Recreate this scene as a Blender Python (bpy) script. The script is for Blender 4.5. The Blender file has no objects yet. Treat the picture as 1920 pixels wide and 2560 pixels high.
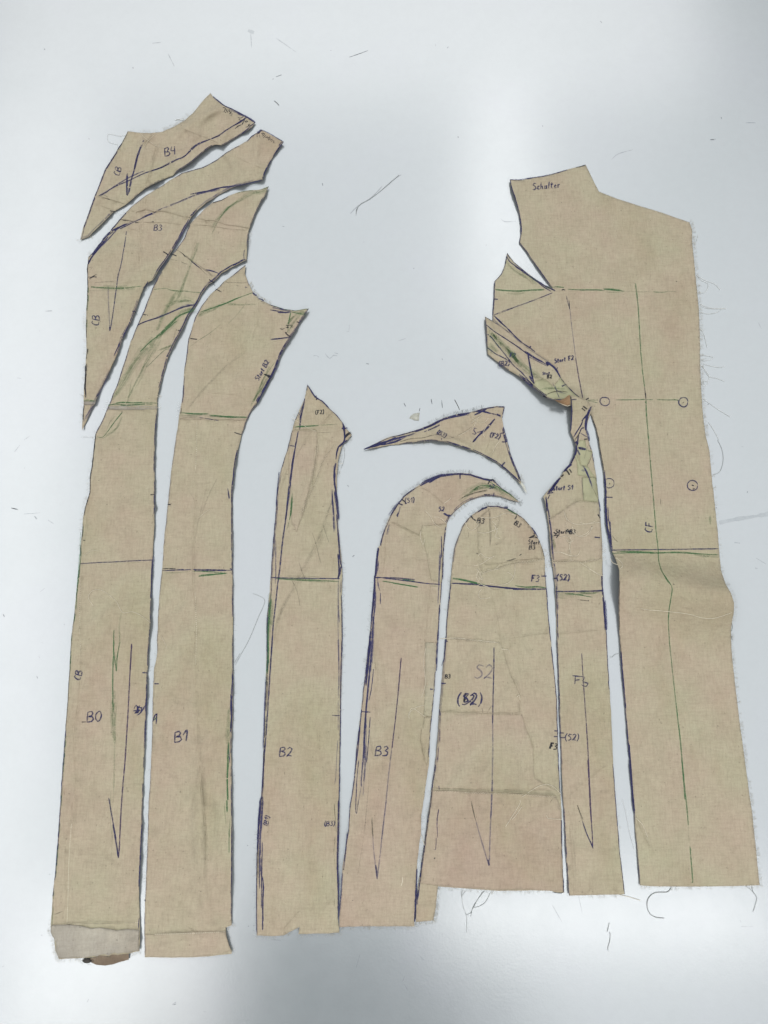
import bpy, math, random
from mathutils import Vector, Matrix, noise
from mathutils.geometry import delaunay_2d_cdt, intersect_line_line_2d
from mathutils.bvhtree import BVHTree
random.seed(7)
SC = bpy.context.scene
COL = SC.collection

# ------------------------------------------------------------------ camera
H = 1.10; TILT = math.radians(10.0); FPX = 1934.0
cam_d = bpy.data.cameras.new('camera'); cam = bpy.data.objects.new('camera', cam_d); COL.objects.link(cam)
cam.location = (0, 0, H); cam.rotation_euler = (TILT, 0, 0)
cam_d.sensor_fit = 'VERTICAL'; cam_d.sensor_height = 24.0
cam_d.lens = 24.0*FPX/2560.0; cam_d.clip_start = .01; cam_d.clip_end = 60
SC.camera = cam
RM = Matrix.Rotation(TILT, 3, 'X')
def W(px, py, z=0.0):
    d = RM @ Vector(((px-960)/FPX, (1280-py)/FPX, -1.0))
    t = (z-H)/d.z
    return Vector((d.x*t, d.y*t, z))

# ------------------------------------------------------------------ light
world = bpy.data.worlds.new('World'); SC.world = world; world.use_nodes = True
nt = world.node_tree; nt.nodes.clear()
def N(t, ty, **k):
    n = t.nodes.new(ty)
    for a, b in k.items(): setattr(n, a, b)
    return n
wo = N(nt, 'ShaderNodeOutputWorld'); bg = N(nt, 'ShaderNodeBackground')
tc = N(nt, 'ShaderNodeTexCoord')
def blob(vec, c_in, c_out):
    v = Vector(vec).normalized()
    dp = N(nt, 'ShaderNodeVectorMath', operation='DOT_PRODUCT'); dp.inputs[1].default_value = v
    nt.links.new(tc.outputs['Generated'], dp.inputs[0])
    mr = N(nt, 'ShaderNodeMapRange', interpolation_type='SMOOTHSTEP')
    mr.inputs[1].default_value = math.cos(math.radians(c_out)); mr.inputs[2].default_value = math.cos(math.radians(c_in))
    nt.links.new(dp.outputs['Value'], mr.inputs[0])
    return mr.outputs[0]
# the room: pale ceiling, darker walls, the dark clothes of whoever stands at the table's near end
up = blob((0, .10, 1), 26, 60)
m1 = N(nt, 'ShaderNodeMix', data_type='RGBA'); m1.inputs[6].default_value = (.22, .225, .24, 1); m1.inputs[7].default_value = (2.62, 2.74, 2.80, 1)
nt.links.new(up, m1.inputs[0])
dk = blob((-.085, -.56, 1), 10.5, 16)
m2 = N(nt, 'ShaderNodeMix', data_type='RGBA'); m2.inputs[7].default_value = (.02, .02, .025, 1)
nt.links.new(dk, m2.inputs[0]); nt.links.new(m1.outputs[2], m2.inputs[6])
nt.links.new(m2.outputs[2], bg.inputs[0]); bg.inputs[1].default_value = 0.70
nt.links.new(bg.outputs[0], wo.inputs[0])

def lamp(name, loc, sx, sy, power, col=(1, .99, .97), aim=None):
    d = bpy.data.lights.new(name, 'AREA'); d.shape = 'RECTANGLE'; d.size = sx; d.size_y = sy; d.energy = power; d.color = col
    o = bpy.data.objects.new(name, d); COL.objects.link(o); o.location = loc
    if aim: o.rotation_euler = (Vector(loc)-Vector(aim)).to_track_quat('Z', 'Y').to_euler()
    return o
lamp('ceiling_or_fill_lamp', (-.3, 4.3, 3.0), 4.5, 2.2, 34)  # added fill panel, brightens the reflection at the table's far end
lamp('ceiling_or_fill_lamp', (.68, 2.9, 3.0), .34, 2.2, 4.6)
lamp('ceiling_or_fill_lamp', (-2.1, 1.3, 3.0), .9, 5.6, 20)
lamp('ceiling_or_fill_lamp', (-1.36, -1.6, 3.0), 1.15, .9, 7.2)
lamp('ceiling_or_fill_lamp', (1.1, -1.30, 3.0), 1.7, .22, 4.2)
lamp('ceiling_or_fill_lamp', (.5, -3.1, 2.5), 2.4, .25, 62, aim=(.1, 0, 0))  # added fill lamp behind the viewer, so the fold's far slope turns dark
SC.view_settings.view_transform = 'Standard'; SC.view_settings.look = 'None'
SC.view_settings.gamma = 1; SC.view_settings.exposure = 0.11
SC.view_settings.use_curve_mapping = False
SC.render.engine = 'CYCLES'

# ------------------------------------------------------------------ materials
MATS = {}
def newmat(name):
    m = bpy.data.materials.new(name); m.use_nodes = True; m.node_tree.nodes.clear(); return m, m.node_tree
def ramp(t, stops):
    r = N(t, 'ShaderNodeValToRGB')
    e = r.color_ramp.elements
    while len(e) < len(stops): e.new(.5)
    for x, (p, c) in zip(e, stops): x.position = p; x.color = c if len(c) == 4 else (*c, 1)
    return r
def noi(t, co, scale, detail=3, rough=.5, vscale=None):
    n = N(t, 'ShaderNodeTexNoise'); n.inputs['Scale'].default_value = scale; n.inputs['Detail'].default_value = detail; n.inputs['Roughness'].default_value = rough
    if vscale:
        mp = N(t, 'ShaderNodeMapping'); mp.inputs['Scale'].default_value = vscale; t.links.new(co, mp.inputs[0]); co = mp.outputs[0]
    t.links.new(co, n.inputs['Vector']); return n.outputs[0]
def mix(t, f, a, b, mode='MIX'):
    m = N(t, 'ShaderNodeMix', data_type='RGBA', blend_type=mode)
    for s, v in ((0, f), (6, a), (7, b)):
        if isinstance(v, (int, float)): m.inputs[s].default_value = v
        elif isinstance(v, tuple): m.inputs[s].default_value = (*v, 1)
        else: t.links.new(v, m.inputs[s])
    return m.outputs[2]
def cloth_mat(name, c0, c1, c2, stain=None):
    m, t = newmat(name)
    o = N(t, 'ShaderNodeOutputMaterial'); b = N(t, 'ShaderNodeBsdfPrincipled')
    co = N(t, 'ShaderNodeTexCoord').outputs['Object']
    big = ramp(t, [(.34, c0), (.5, c1), (.66, c2)]); t.links.new(noi(t, co, 7, 4, .6), big.inputs[0])
    # yarn-scale mottling running along the warp and the weft
    w1 = ramp(t, [(.30, (.90, .895, .89)), (.52, (1, 1, 1)), (.75, (1.07, 1.07, 1.07))]); t.links.new(noi(t, co, 420, 3, .7, (1, .16, 1)), w1.inputs[0])
    w2 = ramp(t, [(.30, (.91, .905, .90)), (.52, (1, 1, 1)), (.75, (1.06, 1.06, 1.06))]); t.links.new(noi(t, co, 420, 3, .7, (.16, 1, 1)), w2.inputs[0])
    c = mix(t, 1.0, big.outputs[0], w1.outputs[0], 'MULTIPLY'); c = mix(t, 1.0, c, w2.outputs[0], 'MULTIPLY')
    md = ramp(t, [(.35, (.955, .95, .94)), (.6, (1.02, 1.02, 1.02))]); t.links.new(noi(t, co, 24, 5, .6), md.inputs[0])
    c = mix(t, 1.0, c, md.outputs[0], 'MULTIPLY')
    st = ramp(t, [(.50, (1, 1, 1)), (.72, (.86, .80, .75))]); t.links.new(noi(t, co, 6.5, 5, .62, (1, .55, 1)), st.inputs[0])
    c = mix(t, .75, c, st.outputs[0], 'MULTIPLY')
    gr = ramp(t, [(.30, (.93, .93, .93)), (.5, (1, 1, 1)), (.7, (1.05, 1.05, 1.05))]); t.links.new(noi(t, co, 1100, 2, .6), gr.inputs[0])
    c = mix(t, 1., c, gr.outputs[0], 'MULTIPLY')
    # cotton-seed flecks
    for sc, th, colr, st in ((190, .115, (.10, .075, .05), (1, .6, 1)), (110, .075, (.07, .05, .04), (.7, 1, 1)), (300, .15, (.22, .15, .09), (1, 1.5, 1))):
        mp = N(t, 'ShaderNodeMapping'); mp.inputs['Scale'].default_value = st; t.links.new(co, mp.inputs[0])
        wob = N(t, 'ShaderNodeTexNoise'); wob.inputs['Scale'].default_value = sc*2; t.links.new(mp.outputs[0], wob.inputs['Vector'])
        ad = N(t, 'ShaderNodeMix', data_type='VECTOR'); ad.inputs[0].default_value = .004; t.links.new(mp.outputs[0], ad.inputs[4]); t.links.new(wob.outputs[1], ad.inputs[5])
        v = N(t, 'ShaderNodeTexVoronoi'); v.inputs['Scale'].default_value = sc; t.links.new(ad.outputs[1], v.inputs['Vector'])
        near = N(t, 'ShaderNodeMapRange'); near.inputs[1].default_value = th*.5; near.inputs[2].default_value = th*1.4; near.inputs[3].default_value = 1; near.inputs[4].default_value = 0
        t.links.new(v.outputs['Distance'], near.inputs[0])
        sel = N(t, 'ShaderNodeSeparateColor'); t.links.new(v.outputs['Color'], sel.inputs[0])
        gt = N(t, 'ShaderNodeMath', operation='GREATER_THAN'); gt.inputs[1].default_value = .74; t.links.new(sel.outputs[0], gt.inputs[0])
        mu = N(t, 'ShaderNodeMath', operation='MULTIPLY'); t.links.new(near.outputs[0], mu.inputs[0]); t.links.new(gt.outputs[0], mu.inputs[1])
        m3 = N(t, 'ShaderNodeMath', operation='MULTIPLY'); t.links.new(mu.outputs[0], m3.inputs[0]); m3.inputs[1].default_value = .50
        c = mix(t, m3.outputs[0], c, colr)
    t.links.new(c, b.inputs['Base Color'])
    b.inputs['Roughness'].default_value = .92; b.inputs['Specular IOR Level'].default_value = .15
    b.inputs['Sheen Weight'].default_value = .12; b.inputs['Sheen Roughness'].default_value = .5
    bp = N(t, 'ShaderNodeBump'); bp.inputs['Strength'].default_value = .35; bp.inputs['Distance'].default_value = .0006
    hh = N(t, 'ShaderNodeMath', operation='ADD'); t.links.new(w1.outputs[0], hh.inputs[0]); t.links.new(w2.outputs[0], hh.inputs[1])
    bp2 = N(t, 'ShaderNodeBump'); bp2.inputs['Strength'].default_value = .45; bp2.inputs['Distance'].default_value = .008
    t.links.new(noi(t, co, 38, 5, .6), bp2.inputs['Height'])
    t.links.new(hh.outputs[0], bp.inputs['Height']); t.links.new(bp2.outputs[0], bp.inputs['Normal'])
    t.links.new(bp.outputs[0], b.inputs['Normal']); t.links.new(b.outputs[0], o.inputs[0])
    return m

MATS['cloth'] = cloth_mat('unbleached_calico', (.340, .274, .203), (.338, .291, .208), (.330, .302, .208))
MATS['cloth2'] = cloth_mat('pinkish_calico', (.340, .268, .204), (.340, .283, .208), (.332, .298, .210))
MATS['cloth4'] = cloth_mat('rosy_calico', (.332, .256, .197), (.336, .272, .203), (.334, .290, .205))
MATS['cloth3'] = cloth_mat('pale_calico', (.336, .288, .216), (.338, .303, .224), (.334, .310, .220))
MATS['grey'] = cloth_mat('soiled_calico', (.20, .178, .155), (.290, .262, .220), (.36, .328, .27))
MATS['brown'] = cloth_mat('shade_painted_calico', (.10, .075, .055), (.16, .12, .085), (.24, .19, .14))  # calico darkened to carry the shade under the torn hem
MATS['under'] = cloth_mat('brown_calico', (.12, .07, .035), (.20, .12, .065), (.32, .21, .12))

def ink_mat(name, col, alpha, tex=260, lo=.35, hi=.6, rough=.6):
    m, t = newmat(name)
    o = N(t, 'ShaderNodeOutputMaterial'); b = N(t, 'ShaderNodeBsdfPrincipled'); tr = N(t, 'ShaderNodeBsdfTransparent'); mx = N(t, 'ShaderNodeMixShader')
    b.inputs['Base Color'].default_value = (*col, 1); b.inputs['Roughness'].default_value = rough; b.inputs['Specular IOR Level'].default_value = .2
    co = N(t, 'ShaderNodeTexCoord').outputs['Object']
    mr = N(t, 'ShaderNodeMapRange'); mr.inputs[1].default_value = lo; mr.inputs[2].default_value = hi; mr.inputs[3].default_value = alpha*.45; mr.inputs[4].default_value = alpha
    t.links.new(noi(t, co, tex, 3, .7), mr.inputs[0])
    t.links.new(mr.outputs[0], mx.inputs[0]); t.links.new(tr.outputs[0], mx.inputs[1]); t.links.new(b.outputs[0], mx.inputs[2]); t.links.new(mx.outputs[0], o.inputs[0])
    return m
MATS['n'] = ink_mat('navy_ink', (.022, .022, .075), .92)
MATS['m'] = ink_mat('faded_navy_ink', (.045, .045, .13), .42)
MATS['k'] = ink_mat('black_ink', (.012, .014, .022), .97)
MATS['v'] = ink_mat('violet_ink', (.05, .03, .075), .90)
MATS['g'] = ink_mat('green_pencil', (.045, .135, .05), .74)
MATS['G'] = ink_mat('faint_green_pencil', (.11, .18, .08), .17)
MATS['p'] = ink_mat('grey_pencil', (.11, .10, .07), .48)
MATS['P'] = ink_mat('faint_grey_strokes', (.16, .14, .10), .075)  # faint grey pencil, also broad streaks along some creases
def simple(name, col, rough=.8, alpha=None, nz=None):
    m, t = newmat(name)
    o = N(t, 'ShaderNodeOutputMaterial'); b = N(t, 'ShaderNodeBsdfPrincipled'); b.inputs['Roughness'].default_value = rough; b.inputs['Specular IOR Level'].default_value = .25
    co = N(t, 'ShaderNodeTexCoord').outputs['Object']
    r = ramp(t, [(.35, tuple(x*.82 for x in col)), (.65, tuple(min(1, x*1.1) for x in col))]); t.links.new(noi(t, co, nz or 150, 4, .6), r.inputs[0]); t.links.new(r.outputs[0], b.inputs['Base Color'])
    if alpha is None: t.links.new(b.outputs[0], o.inputs[0])
    else:
        tr = N(t, 'ShaderNodeBsdfTransparent'); mx = N(t, 'ShaderNodeMixShader'); mx.inputs[0].default_value = alpha
        t.links.new(tr.outputs[0], mx.inputs[1]); t.links.new(b.outputs[0], mx.inputs[2]); t.links.new(mx.outputs[0], o.inputs[0])
    return m
MATS['w'] = simple('pale_thread', (.60, .54, .42))
MATS['thr'] = simple('grey_thread', (.30, .31, .30))
MATS['lint'] = simple('white_lint', (.78, .78, .75), alpha=.8)
MATS['fuzz'] = simple('cotton_fuzz', (.50, .46, .37), alpha=.6)
MATS['tape'] = simple('masking_tape', (.385, .375, .235), .5, alpha=.72, nz=40)
MATS['scrap'] = simple('pale_scrap', (.47, .46, .39), .6, alpha=.75)
MATS['fz2'] = simple('grey_fuzz', (.30, .31, .30), alpha=.5)
MATS['dark'] = simple('dark_fluff', (.045, .04, .035))
MATS['ts'] = ink_mat('scratch_marks', (.22, .24, .26), .33)
MATS['td'] = ink_mat('dark_specks', (.06, .06, .07), .85)
MATS['tsm'] = ink_mat('grey_smudge', (.30, .33, .35), .20, 60)

m, t = newmat('white_laminate')
o = N(t, 'ShaderNodeOutputMaterial'); b = N(t, 'ShaderNodeBsdfPrincipled')
co = N(t, 'ShaderNodeTexCoord').outputs['Object']
r1 = ramp(t, [(.3, (.186, .206, .213)), (.5, (.193, .211, .220)), (.7, (.197, .211, .227))]); t.links.new(noi(t, co, 5, 4, .55), r1.inputs[0])
r2 = ramp(t, [(.3, (.965, .965, .965)), (.6, (1, 1, 1))]); t.links.new(noi(t, co, 60, 5, .7), r2.inputs[0])
c = mix(t, 1., r1.outputs[0], r2.outputs[0], 'MULTIPLY')
t.links.new(c, b.inputs['Base Color'])
b.inputs['IOR'].default_value = 2.6
rr = N(t, 'ShaderNodeMapRange'); rr.inputs[3].default_value = .17; rr.inputs[4].default_value = .23
t.links.new(noi(t, co, 22, 5, .65), rr.inputs[0]); t.links.new(rr.outputs[0], b.inputs['Roughness'])
bp = N(t, 'ShaderNodeBump'); bp.inputs['Strength'].default_value = .06; bp.inputs['Distance'].default_value = .001
t.links.new(noi(t, co, 300, 3, .6), bp.inputs['Height']); t.links.new(bp.outputs[0], b.inputs['Normal'])
t.links.new(b.outputs[0], o.inputs[0]); MATS['table'] = m

# ------------------------------------------------------------------ mesh helpers
def catmull(pts, step=4.0):
    if len(pts) < 3:
        out = []
        for a, b_ in zip(pts, pts[1:]):
            n = max(1, int(math.hypot(b_[0]-a[0], b_[1]-a[1])/step))
            out += [(a[0]+(b_[0]-a[0])*i/n, a[1]+(b_[1]-a[1])*i/n) for i in range(n)]
        return out+[pts[-1]]
    P = [pts[0]]+list(pts)+[pts[-1]]; out = []
    for i in range(1, len(P)-2):
        p0, p1, p2, p3 = P[i-1], P[i], P[i+1], P[i+2]
        n = max(1, int(math.hypot(p2[0]-p1[0], p2[1]-p1[1])/step))
        for k in range(n):
            u = k/n
            out.append(tuple(.5*((2*p1[j])+(-p0[j]+p2[j])*u+(2*p0[j]-5*p1[j]+4*p2[j]-p3[j])*u*u+(-p0[j]+3*p1[j]-3*p2[j]+p3[j])*u**3) for j in (0, 1)))
    out.append(pts[-1]); return out
def dens(pts, step, closed=True):
    out = []; n = len(pts)
    for i in range(n if closed else n-1):
        a, b_ = pts[i], pts[(i+1) % n]; L = math.hypot(b_[0]-a[0], b_[1]-a[1]); k = max(1, int(round(L/step)))
        out += [(a[0]+(b_[0]-a[0])*j/k, a[1]+(b_[1]-a[1])*j/k) for j in range(k)]
    if not closed: out.append(pts[-1])
    return out
def inside(poly, x, y):
    r = False; n = len(poly); j = n-1
    for i in range(n):
        xi, yi = poly[i]; xj, yj = poly[j]
        if (yi > y) != (yj > y) and x < (xj-xi)*(y-yi)/(yj-yi)+xi: r = not r
        j = i
    return r
def link(name, verts, faces, mats, mi=None, parent=None, loc=None, smooth=True):
    me = bpy.data.meshes.new(name)
    me.from_pydata([tuple(v) for v in verts], [], faces)
    for k in mats: me.materials.append(MATS[k])
    if mi: me.polygons.foreach_set('material_index', mi)
    me.polygons.foreach_set('use_smooth', [smooth]*len(me.polygons)); me.update()
    o_ = bpy.data.objects.new(name, me); COL.objects.link(o_)
    if parent: o_.parent = parent
    if loc: o_.location = loc
    return o_
class MB:
    def __init__(s): s.v = []; s.f = []; s.mi = []; s.m = []
    def mid(s, k):
        if k not in s.m: s.m.append(k)
        return s.m.index(k)
    def ribbon(s, pts, w, mat, zf, lift=.0002, wj=.25, taper=True):
        """flat mark: pts in photo pixels, w px wide, draped on zf"""
        if len(pts) < 2: return
        mi = s.mid(mat); base = len(s.v); n = len(pts)
        for i, p in enumerate(pts):
            a = pts[max(0, i-1)]; b_ = pts[min(n-1, i+1)]
            dx, dy = b_[0]-a[0], b_[1]-a[1]; L = math.hypot(dx, dy) or 1
            ww = w*.5*(1+wj*(noise.noise(Vector((p[0]*.09, p[1]*.09, 3.3)))*1.6))
            if taper and n > 4: ww *= min(1, .55+.45*min(i, n-1-i)/2)
            nx, ny = -dy/L*ww, dx/L*ww
            for q in ((p[0]+nx, p[1]+ny), (p[0]-nx, p[1]-ny)):
                s.v.append(W(q[0], q[1], zf(q[0], q[1])+lift))
        for i in range(n-1):
            s.f.append((base+2*i, base+2*i+1, base+2*i+3, base+2*i+2)); s.mi.append(mi)
    def tube(s, pts3, r, mat, k=4):
        mi = s.mid(mat); base = len(s.v); n = len(pts3)
        for i, p in enumerate(pts3):
            d = (pts3[min(n-1, i+1)]-pts3[max(0, i-1)]).normalized()
            u = d.cross(Vector((0, 0, 1))); u = u.normalized() if u.length > 1e-6 else Vector((1, 0, 0)); v_ = u.cross(d)
            for j in range(k):
                a = 2*math.pi*j/k; s.v.append(p+(u*math.cos(a)+v_*math.sin(a))*r)
        for i in range(n-1):
            for j in range(k):
                s.f.append((base+i*k+j, base+i*k+(j+1) % k, base+(i+1)*k+(j+1) % k, base+(i+1)*k+j)); s.mi.append(mi)
    def build(s, name, parent=None, loc=Vector((0, 0, 0))):
        return link(name, [v-loc for v in s.v], s.f, s.m, s.mi, parent, None if parent else loc)

WIN = dict(A=(150,200,4.1475),B=(450,200,4.1475),C=(150,500,4.1475),D=(450,500,4.1475),E=(150,800,4.1475),F=(450,800,4.1475),
 G=(700,900,4.1475),H=(1000,900,4.1475),I=(1150,380,4.1475),J=(1450,380,4.1475),K=(1150,700,4.1475),L=(1450,700,4.1475),
 M=(1300,980,5.53),N=(900,1150,5.53),O=(1100,1200,4.1475),P=(1450,1100,3.687),Q=(120,1180,3.318),R=(600,1180,3.318),
 S=(1000,1550,3.318),T=(1420,1500,3.318),U=(100,1600,3.318),V=(600,1600,3.318),X=(100,2060,3.318),Y=(580,2000,3.072),
 Z=(1020,1950,3.607),Q2=(1420,1900,3.318),_=(0,0,1))
def pts(win, s):
    ox, oy, k = WIN[win]; out = []
    for w in s.split():
        a, b_ = w.split(','); out.append((ox+float(a)/k, oy+float(b_)/k))
    return out

# handwriting: every glyph as pen strokes in a box one unit high
GL = {
'B': (.62, ['0.02,0.05 0,1', '0,.08 .4,.02 .5,.2 .38,.4 .1,.48 .5,.55 .6,.78 .42,.97 -.05,1']),
'0': (.6, ['.35,0 .05,.3 .05,.75 .25,1 .5,.8 .58,.35 .4,.02 .28,.05']),
'1': (.4, ['0,.42 .35,0 .28,1']),
'2': (.6, ['.02,.2 .25,0 .5,.18 .35,.6 0,.98 .2,.9 .58,.97']),
'3': (.55, ['.02,.08 .3,0 .48,.2 .2,.45 .5,.6 .42,.92 0,1']),
'4': (.6, ['.1,0 0,.45 .4,.5', '.45,0 .42,1']),
'S': (.55, ['.5,.08 .2,.02 .05,.25 .4,.5 .5,.8 .2,1 0,.92']),
'F': (.55, ['.12,.05 .08,1', '-.02,.08 .55,.02', '.1,.48 .42,.44']),
'C': (.55, ['.5,.1 .25,0 .02,.4 .12,.88 .5,.95']),
'(': (.3, ['.25,-.1 .05,.3 .08,.8 .28,1.15']), ')': (.3, ['.02,-.1 .22,.3 .2,.8 0,1.15']),
't': (.38, ['.18,.1 .12,.9 .3,.98', '0,.4 .36,.36']),
'a': (.42, ['.32,.5 .1,.5 .03,.85 .2,.98 .32,.55 .38,1']),
'r': (.34, ['.03,.5 .06,1', '.05,.7 .2,.5 .32,.55']),
'c': (.36, ['.32,.52 .1,.52 .05,.9 .34,.96']),
'h': (.42, ['.05,0 .03,1', '.04,.65 .22,.52 .3,1']),
'u': (.42, ['.03,.5 .08,.95 .28,.9 .3,.5', '.3,.5 .36,1']),
'l': (.2, ['.1,0 .08,1']),
'e': (.38, ['.05,.75 .3,.65 .2,.48 .05,.7 .12,.98 .36,.92']),
'n': (.4, ['.03,.5 .05,1', '.05,.65 .22,.5 .3,1']),
' ': (.3, []), '.': (.2, ['.05,.95 .08,1'])}
def text_strokes(s, x, y, h, ang=0, slant=0):
    """x,y = top left of the first letter in photo pixels, ang counter-clockwise"""
    a = math.radians(ang); ca, sa = math.cos(a), math.sin(a); u = 0; out = []
    for ch in s:
        w, st = GL[ch]
        for k in st:
            q = []
            for p in k.split():
                px_, py_ = map(float, p.split(','))
                X_ = (u+px_-slant*(py_-.5))*h+random.uniform(-.02, .02)*h; Y_ = py_*h+random.uniform(-.02, .02)*h
                q.append((x+X_*ca+Y_*sa, y-X_*sa+Y_*ca))
            out.append(q)
        u += w+.14
    return out

def gauss(x, y, cx, cy, rx, ry, ang, h):
    a = math.radians(ang); dx, dy = x-cx, y-cy
    u = dx*math.cos(a)+dy*math.sin(a); v = -dx*math.sin(a)+dy*math.cos(a)
    e = (u/rx)**2+(v/ry)**2
    return h*math.exp(-e) if e < 9 else 0
def seg_d(p, a, b_):
    vx, vy = b_[0]-a[0], b_[1]-a[1]; L = vx*vx+vy*vy or 1
    t_ = max(0, min(1, ((p[0]-a[0])*vx+(p[1]-a[1])*vy)/L))
    return math.hypot(p[0]-a[0]-t_*vx, p[1]-a[1]-t_*vy)

PIECES = []
def piece(name, label, outline, base=.0012, mat='cloth', bumps=(), folds=(), creases=(), marks='', texts=(), edges=(), seams=(),
          overlays=(), extra=None, rag=.5, step=7, fray=(), seed=0, group='calico pattern pieces laid out on the white table', ink_lift=.0002, crumple=.0013):
    rnd = random.Random(seed*13+5)
    O0 = outline
    # hand-cut edge: small irregularity
    den = dens(O0, 6.5)
    O1 = []
    for (x, y) in den:
        n1 = noise.noise(Vector((x*.05, y*.05, seed)))*1.4+noise.noise(Vector((x*.21, y*.21, seed+9)))*rag
        O1.append((x+n1*.6+rnd.uniform(-.25, .25)*rag, y+n1*.5+rnd.uniform(-.25, .25)*rag))
    def hz(x, y):
        z = base+.0005+.0009*(noise.noise(Vector((x*.007, y*.007, seed*2.1)))+.4)+.00045*noise.noise(Vector((x*.03, y*.025, seed*3.7)))
        if crumple:
            cru = crumple*1.75
            qx, qy = x+14*noise.noise(Vector((x*.01, y*.01, seed))), y+14*noise.noise(Vector((x*.01, y*.01, seed+4)))
            z += cru*(1-min(1, 2.6*abs(noise.noise(Vector((qx*.011, qy*.008, seed*1.9))))))**2
            z += .6*cru*(1-min(1, 2.6*abs(noise.noise(Vector((qx*.021, qy*.024, seed*1.1+8))))))**2
        for g in bumps: z += gauss(x, y, *g[:5], g[5]*(.85 if seed in (10, 11) else .36 if seed < 5 else .6)/1000)
        for f in folds: z += f(x, y)/1000
        return max(z, base)
    cr = []
    for c_ in creases:
        win, h, w, s_ = c_
        cr.append((h*2.2/1000, w, catmull(pts(win, s_), 6)))
    xs = [p[0] for p in O1]; ys = [p[1] for p in O1]
    V2 = [Vector(p) for p in O1]; nb = len(V2)
    ed = [(i, (i+1) % nb) for i in range(nb)]
    # crease vertices: a crest row with a foot row each side
    extraZ = {}
    crp = []
    for h, w, cp in cr:
        for i, p in enumerate(cp):
            a = cp[max(0, i-1)]; b_ = cp[min(len(cp)-1, i+1)]; dx, dy = b_[0]-a[0], b_[1]-a[1]; L = math.hypot(dx, dy) or 1
            hh = h*(.55+.9*abs(noise.noise(Vector((p[0]*.05, p[1]*.05, 1.7)))))*min(1, .25+min(i, len(cp)-1-i)/3)
            for k, hk in ((-1.3, 0), (-.65, hh), (-.1, -min(hh, .0009)), (.5, hh*.55), (1.2, 0)):
                q = (p[0]-dy/L*w*k, p[1]+dx/L*w*k)
                if inside(O1, *q) and all((q[0]-u[0])**2+(q[1]-u[1])**2 > .8 for u, _h in crp[-14:]):
                    crp.append((q, hk))
    crg = {}
    for q, hk in crp: crg.setdefault((int(q[0]//8), int(q[1]//8)), []).append(q)
    def near_crease(x, y):
        gx, gy = int(x//8), int(y//8)
        for i in (-1, 0, 1):
            for j in (-1, 0, 1):
                for q in crg.get((gx+i, gy+j), ()):
                    if (q[0]-x)**2+(q[1]-y)**2 < 16: return True
        return False
    bg_ = {}
    for p in O1: bg_.setdefault((int(p[0]//8), int(p[1]//8)), []).append(p)
    def near_edge(x, y):
        gx, gy = int(x//8), int(y//8)
        for i in (-1, 0, 1):
            for j in (-1, 0, 1):
                for q in bg_.get((gx+i, gy+j), ()):
                    if (q[0]-x)**2+(q[1]-y)**2 < 9: return True
        return False
    hadd = [0.0]*nb
    for q, hk in crp:
        if near_edge(*q): continue
        V2.append(Vector(q)); hadd.append(hk)
    y = min(ys)+step/2; row = 0
    while y < max(ys):
        x = min(xs)+(step/2 if row % 2 else 0)
        while x < max(xs):
            qx, qy = x+rnd.uniform(-1, 1), y+rnd.uniform(-1, 1)
            if inside(O1, qx, qy) and not near_edge(qx, qy) and not near_crease(qx, qy):
                V2.append(Vector((qx, qy))); hadd.append(0)
            x += step
        y += step*.87; row += 1
    vo, eo, fo, ov, oe, of = delaunay_2d_cdt(V2, ed, [], 1, 1e-4)
    P3 = []
    for i, v in enumerate(vo):
        z = hz(v.x, v.y)+(hadd[ov[i][0]] if ov[i] else 0)
        P3.append((v.x, v.y, z))
    faces = []
    for f in fo:
        f = list(f); a, b_, c_ = (vo[k] for k in f[:3])
        if (b_-a).cross(c_-a) > 0: f.reverse()      # photo y runs down: make normals face up
        faces.append(tuple(f))
    bvh = BVHTree.FromPolygons([Vector(p) for p in P3], faces)
    def zf(x, y):
        h_ = bvh.ray_cast(Vector((x, y, 1)), Vector((0, 0, -1)))
        return h_[0].z if h_[0] else hz(x, y)
    zf0 = zf
    loc = W(sum(xs)/len(xs), sum(ys)/len(ys), 0)
    root = bpy.data.objects.new(name, None); COL.objects.link(root); root.location = loc; root.empty_display_size = .03
    root['label'] = label; root['category'] = 'fabric piece'; root['group'] = group
    mb = MB(); mb.m = [mat]
    mb.v = [W(*p) for p in P3]; mb.f = list(faces); mb.mi = [0]*len(faces)
    # cut edge: skirt of cloth thickness
    cnt = {}
    for f in faces:
        for i in range(3):
            e = (f[i], f[(i+1) % 3]); k = (min(e), max(e)); cnt.setdefault(k, []).append(e)
    low = {}
    for k, es in cnt.items():
        if len(es) == 1:
            a, b_ = es[0]
            for q in (a, b_):
                if q not in low:
                    low[q] = len(mb.v); pz = P3[q]; mb.v.append(W(pz[0], pz[1], pz[2])-Vector((0, 0, .0005)))
            mb.f.append((b_, a, low[a], low[b_])); mb.mi.append(0)
    allP = [tuple(p) for p in P3]; allF = list(faces)
    # overlays: patches, tapes, tucks lying on the cloth
    for ovl in overlays:
        pname, m_, lift, poly = ovl[:4]
        pl = dens(poly, 6); Vp = [Vector((x+rnd.uniform(-.4, .4), y+rnd.uniform(-.4, .4))) for x, y in pl]; n = len(Vp)
        bx0, bx1 = min(v.x for v in Vp), max(v.x for v in Vp); by0, by1 = min(v.y for v in Vp), max(v.y for v in Vp)
        ee = [(i, (i+1) % n) for i in range(n)]
        yy = by0+4
        while yy < by1:
            xx = bx0+4
            while xx < bx1:
                if inside(pl, xx, yy) and min((v.x-xx)**2+(v.y-yy)**2 for v in Vp[:n]) > 9: Vp.append(Vector((xx, yy)))
                xx += 8
            yy += 8
        vo2, _, fo2, _, _, _ = delaunay_2d_cdt(Vp, ee, [], 1, 1e-4)
        ob = MB(); ob.m = [m_]
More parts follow.
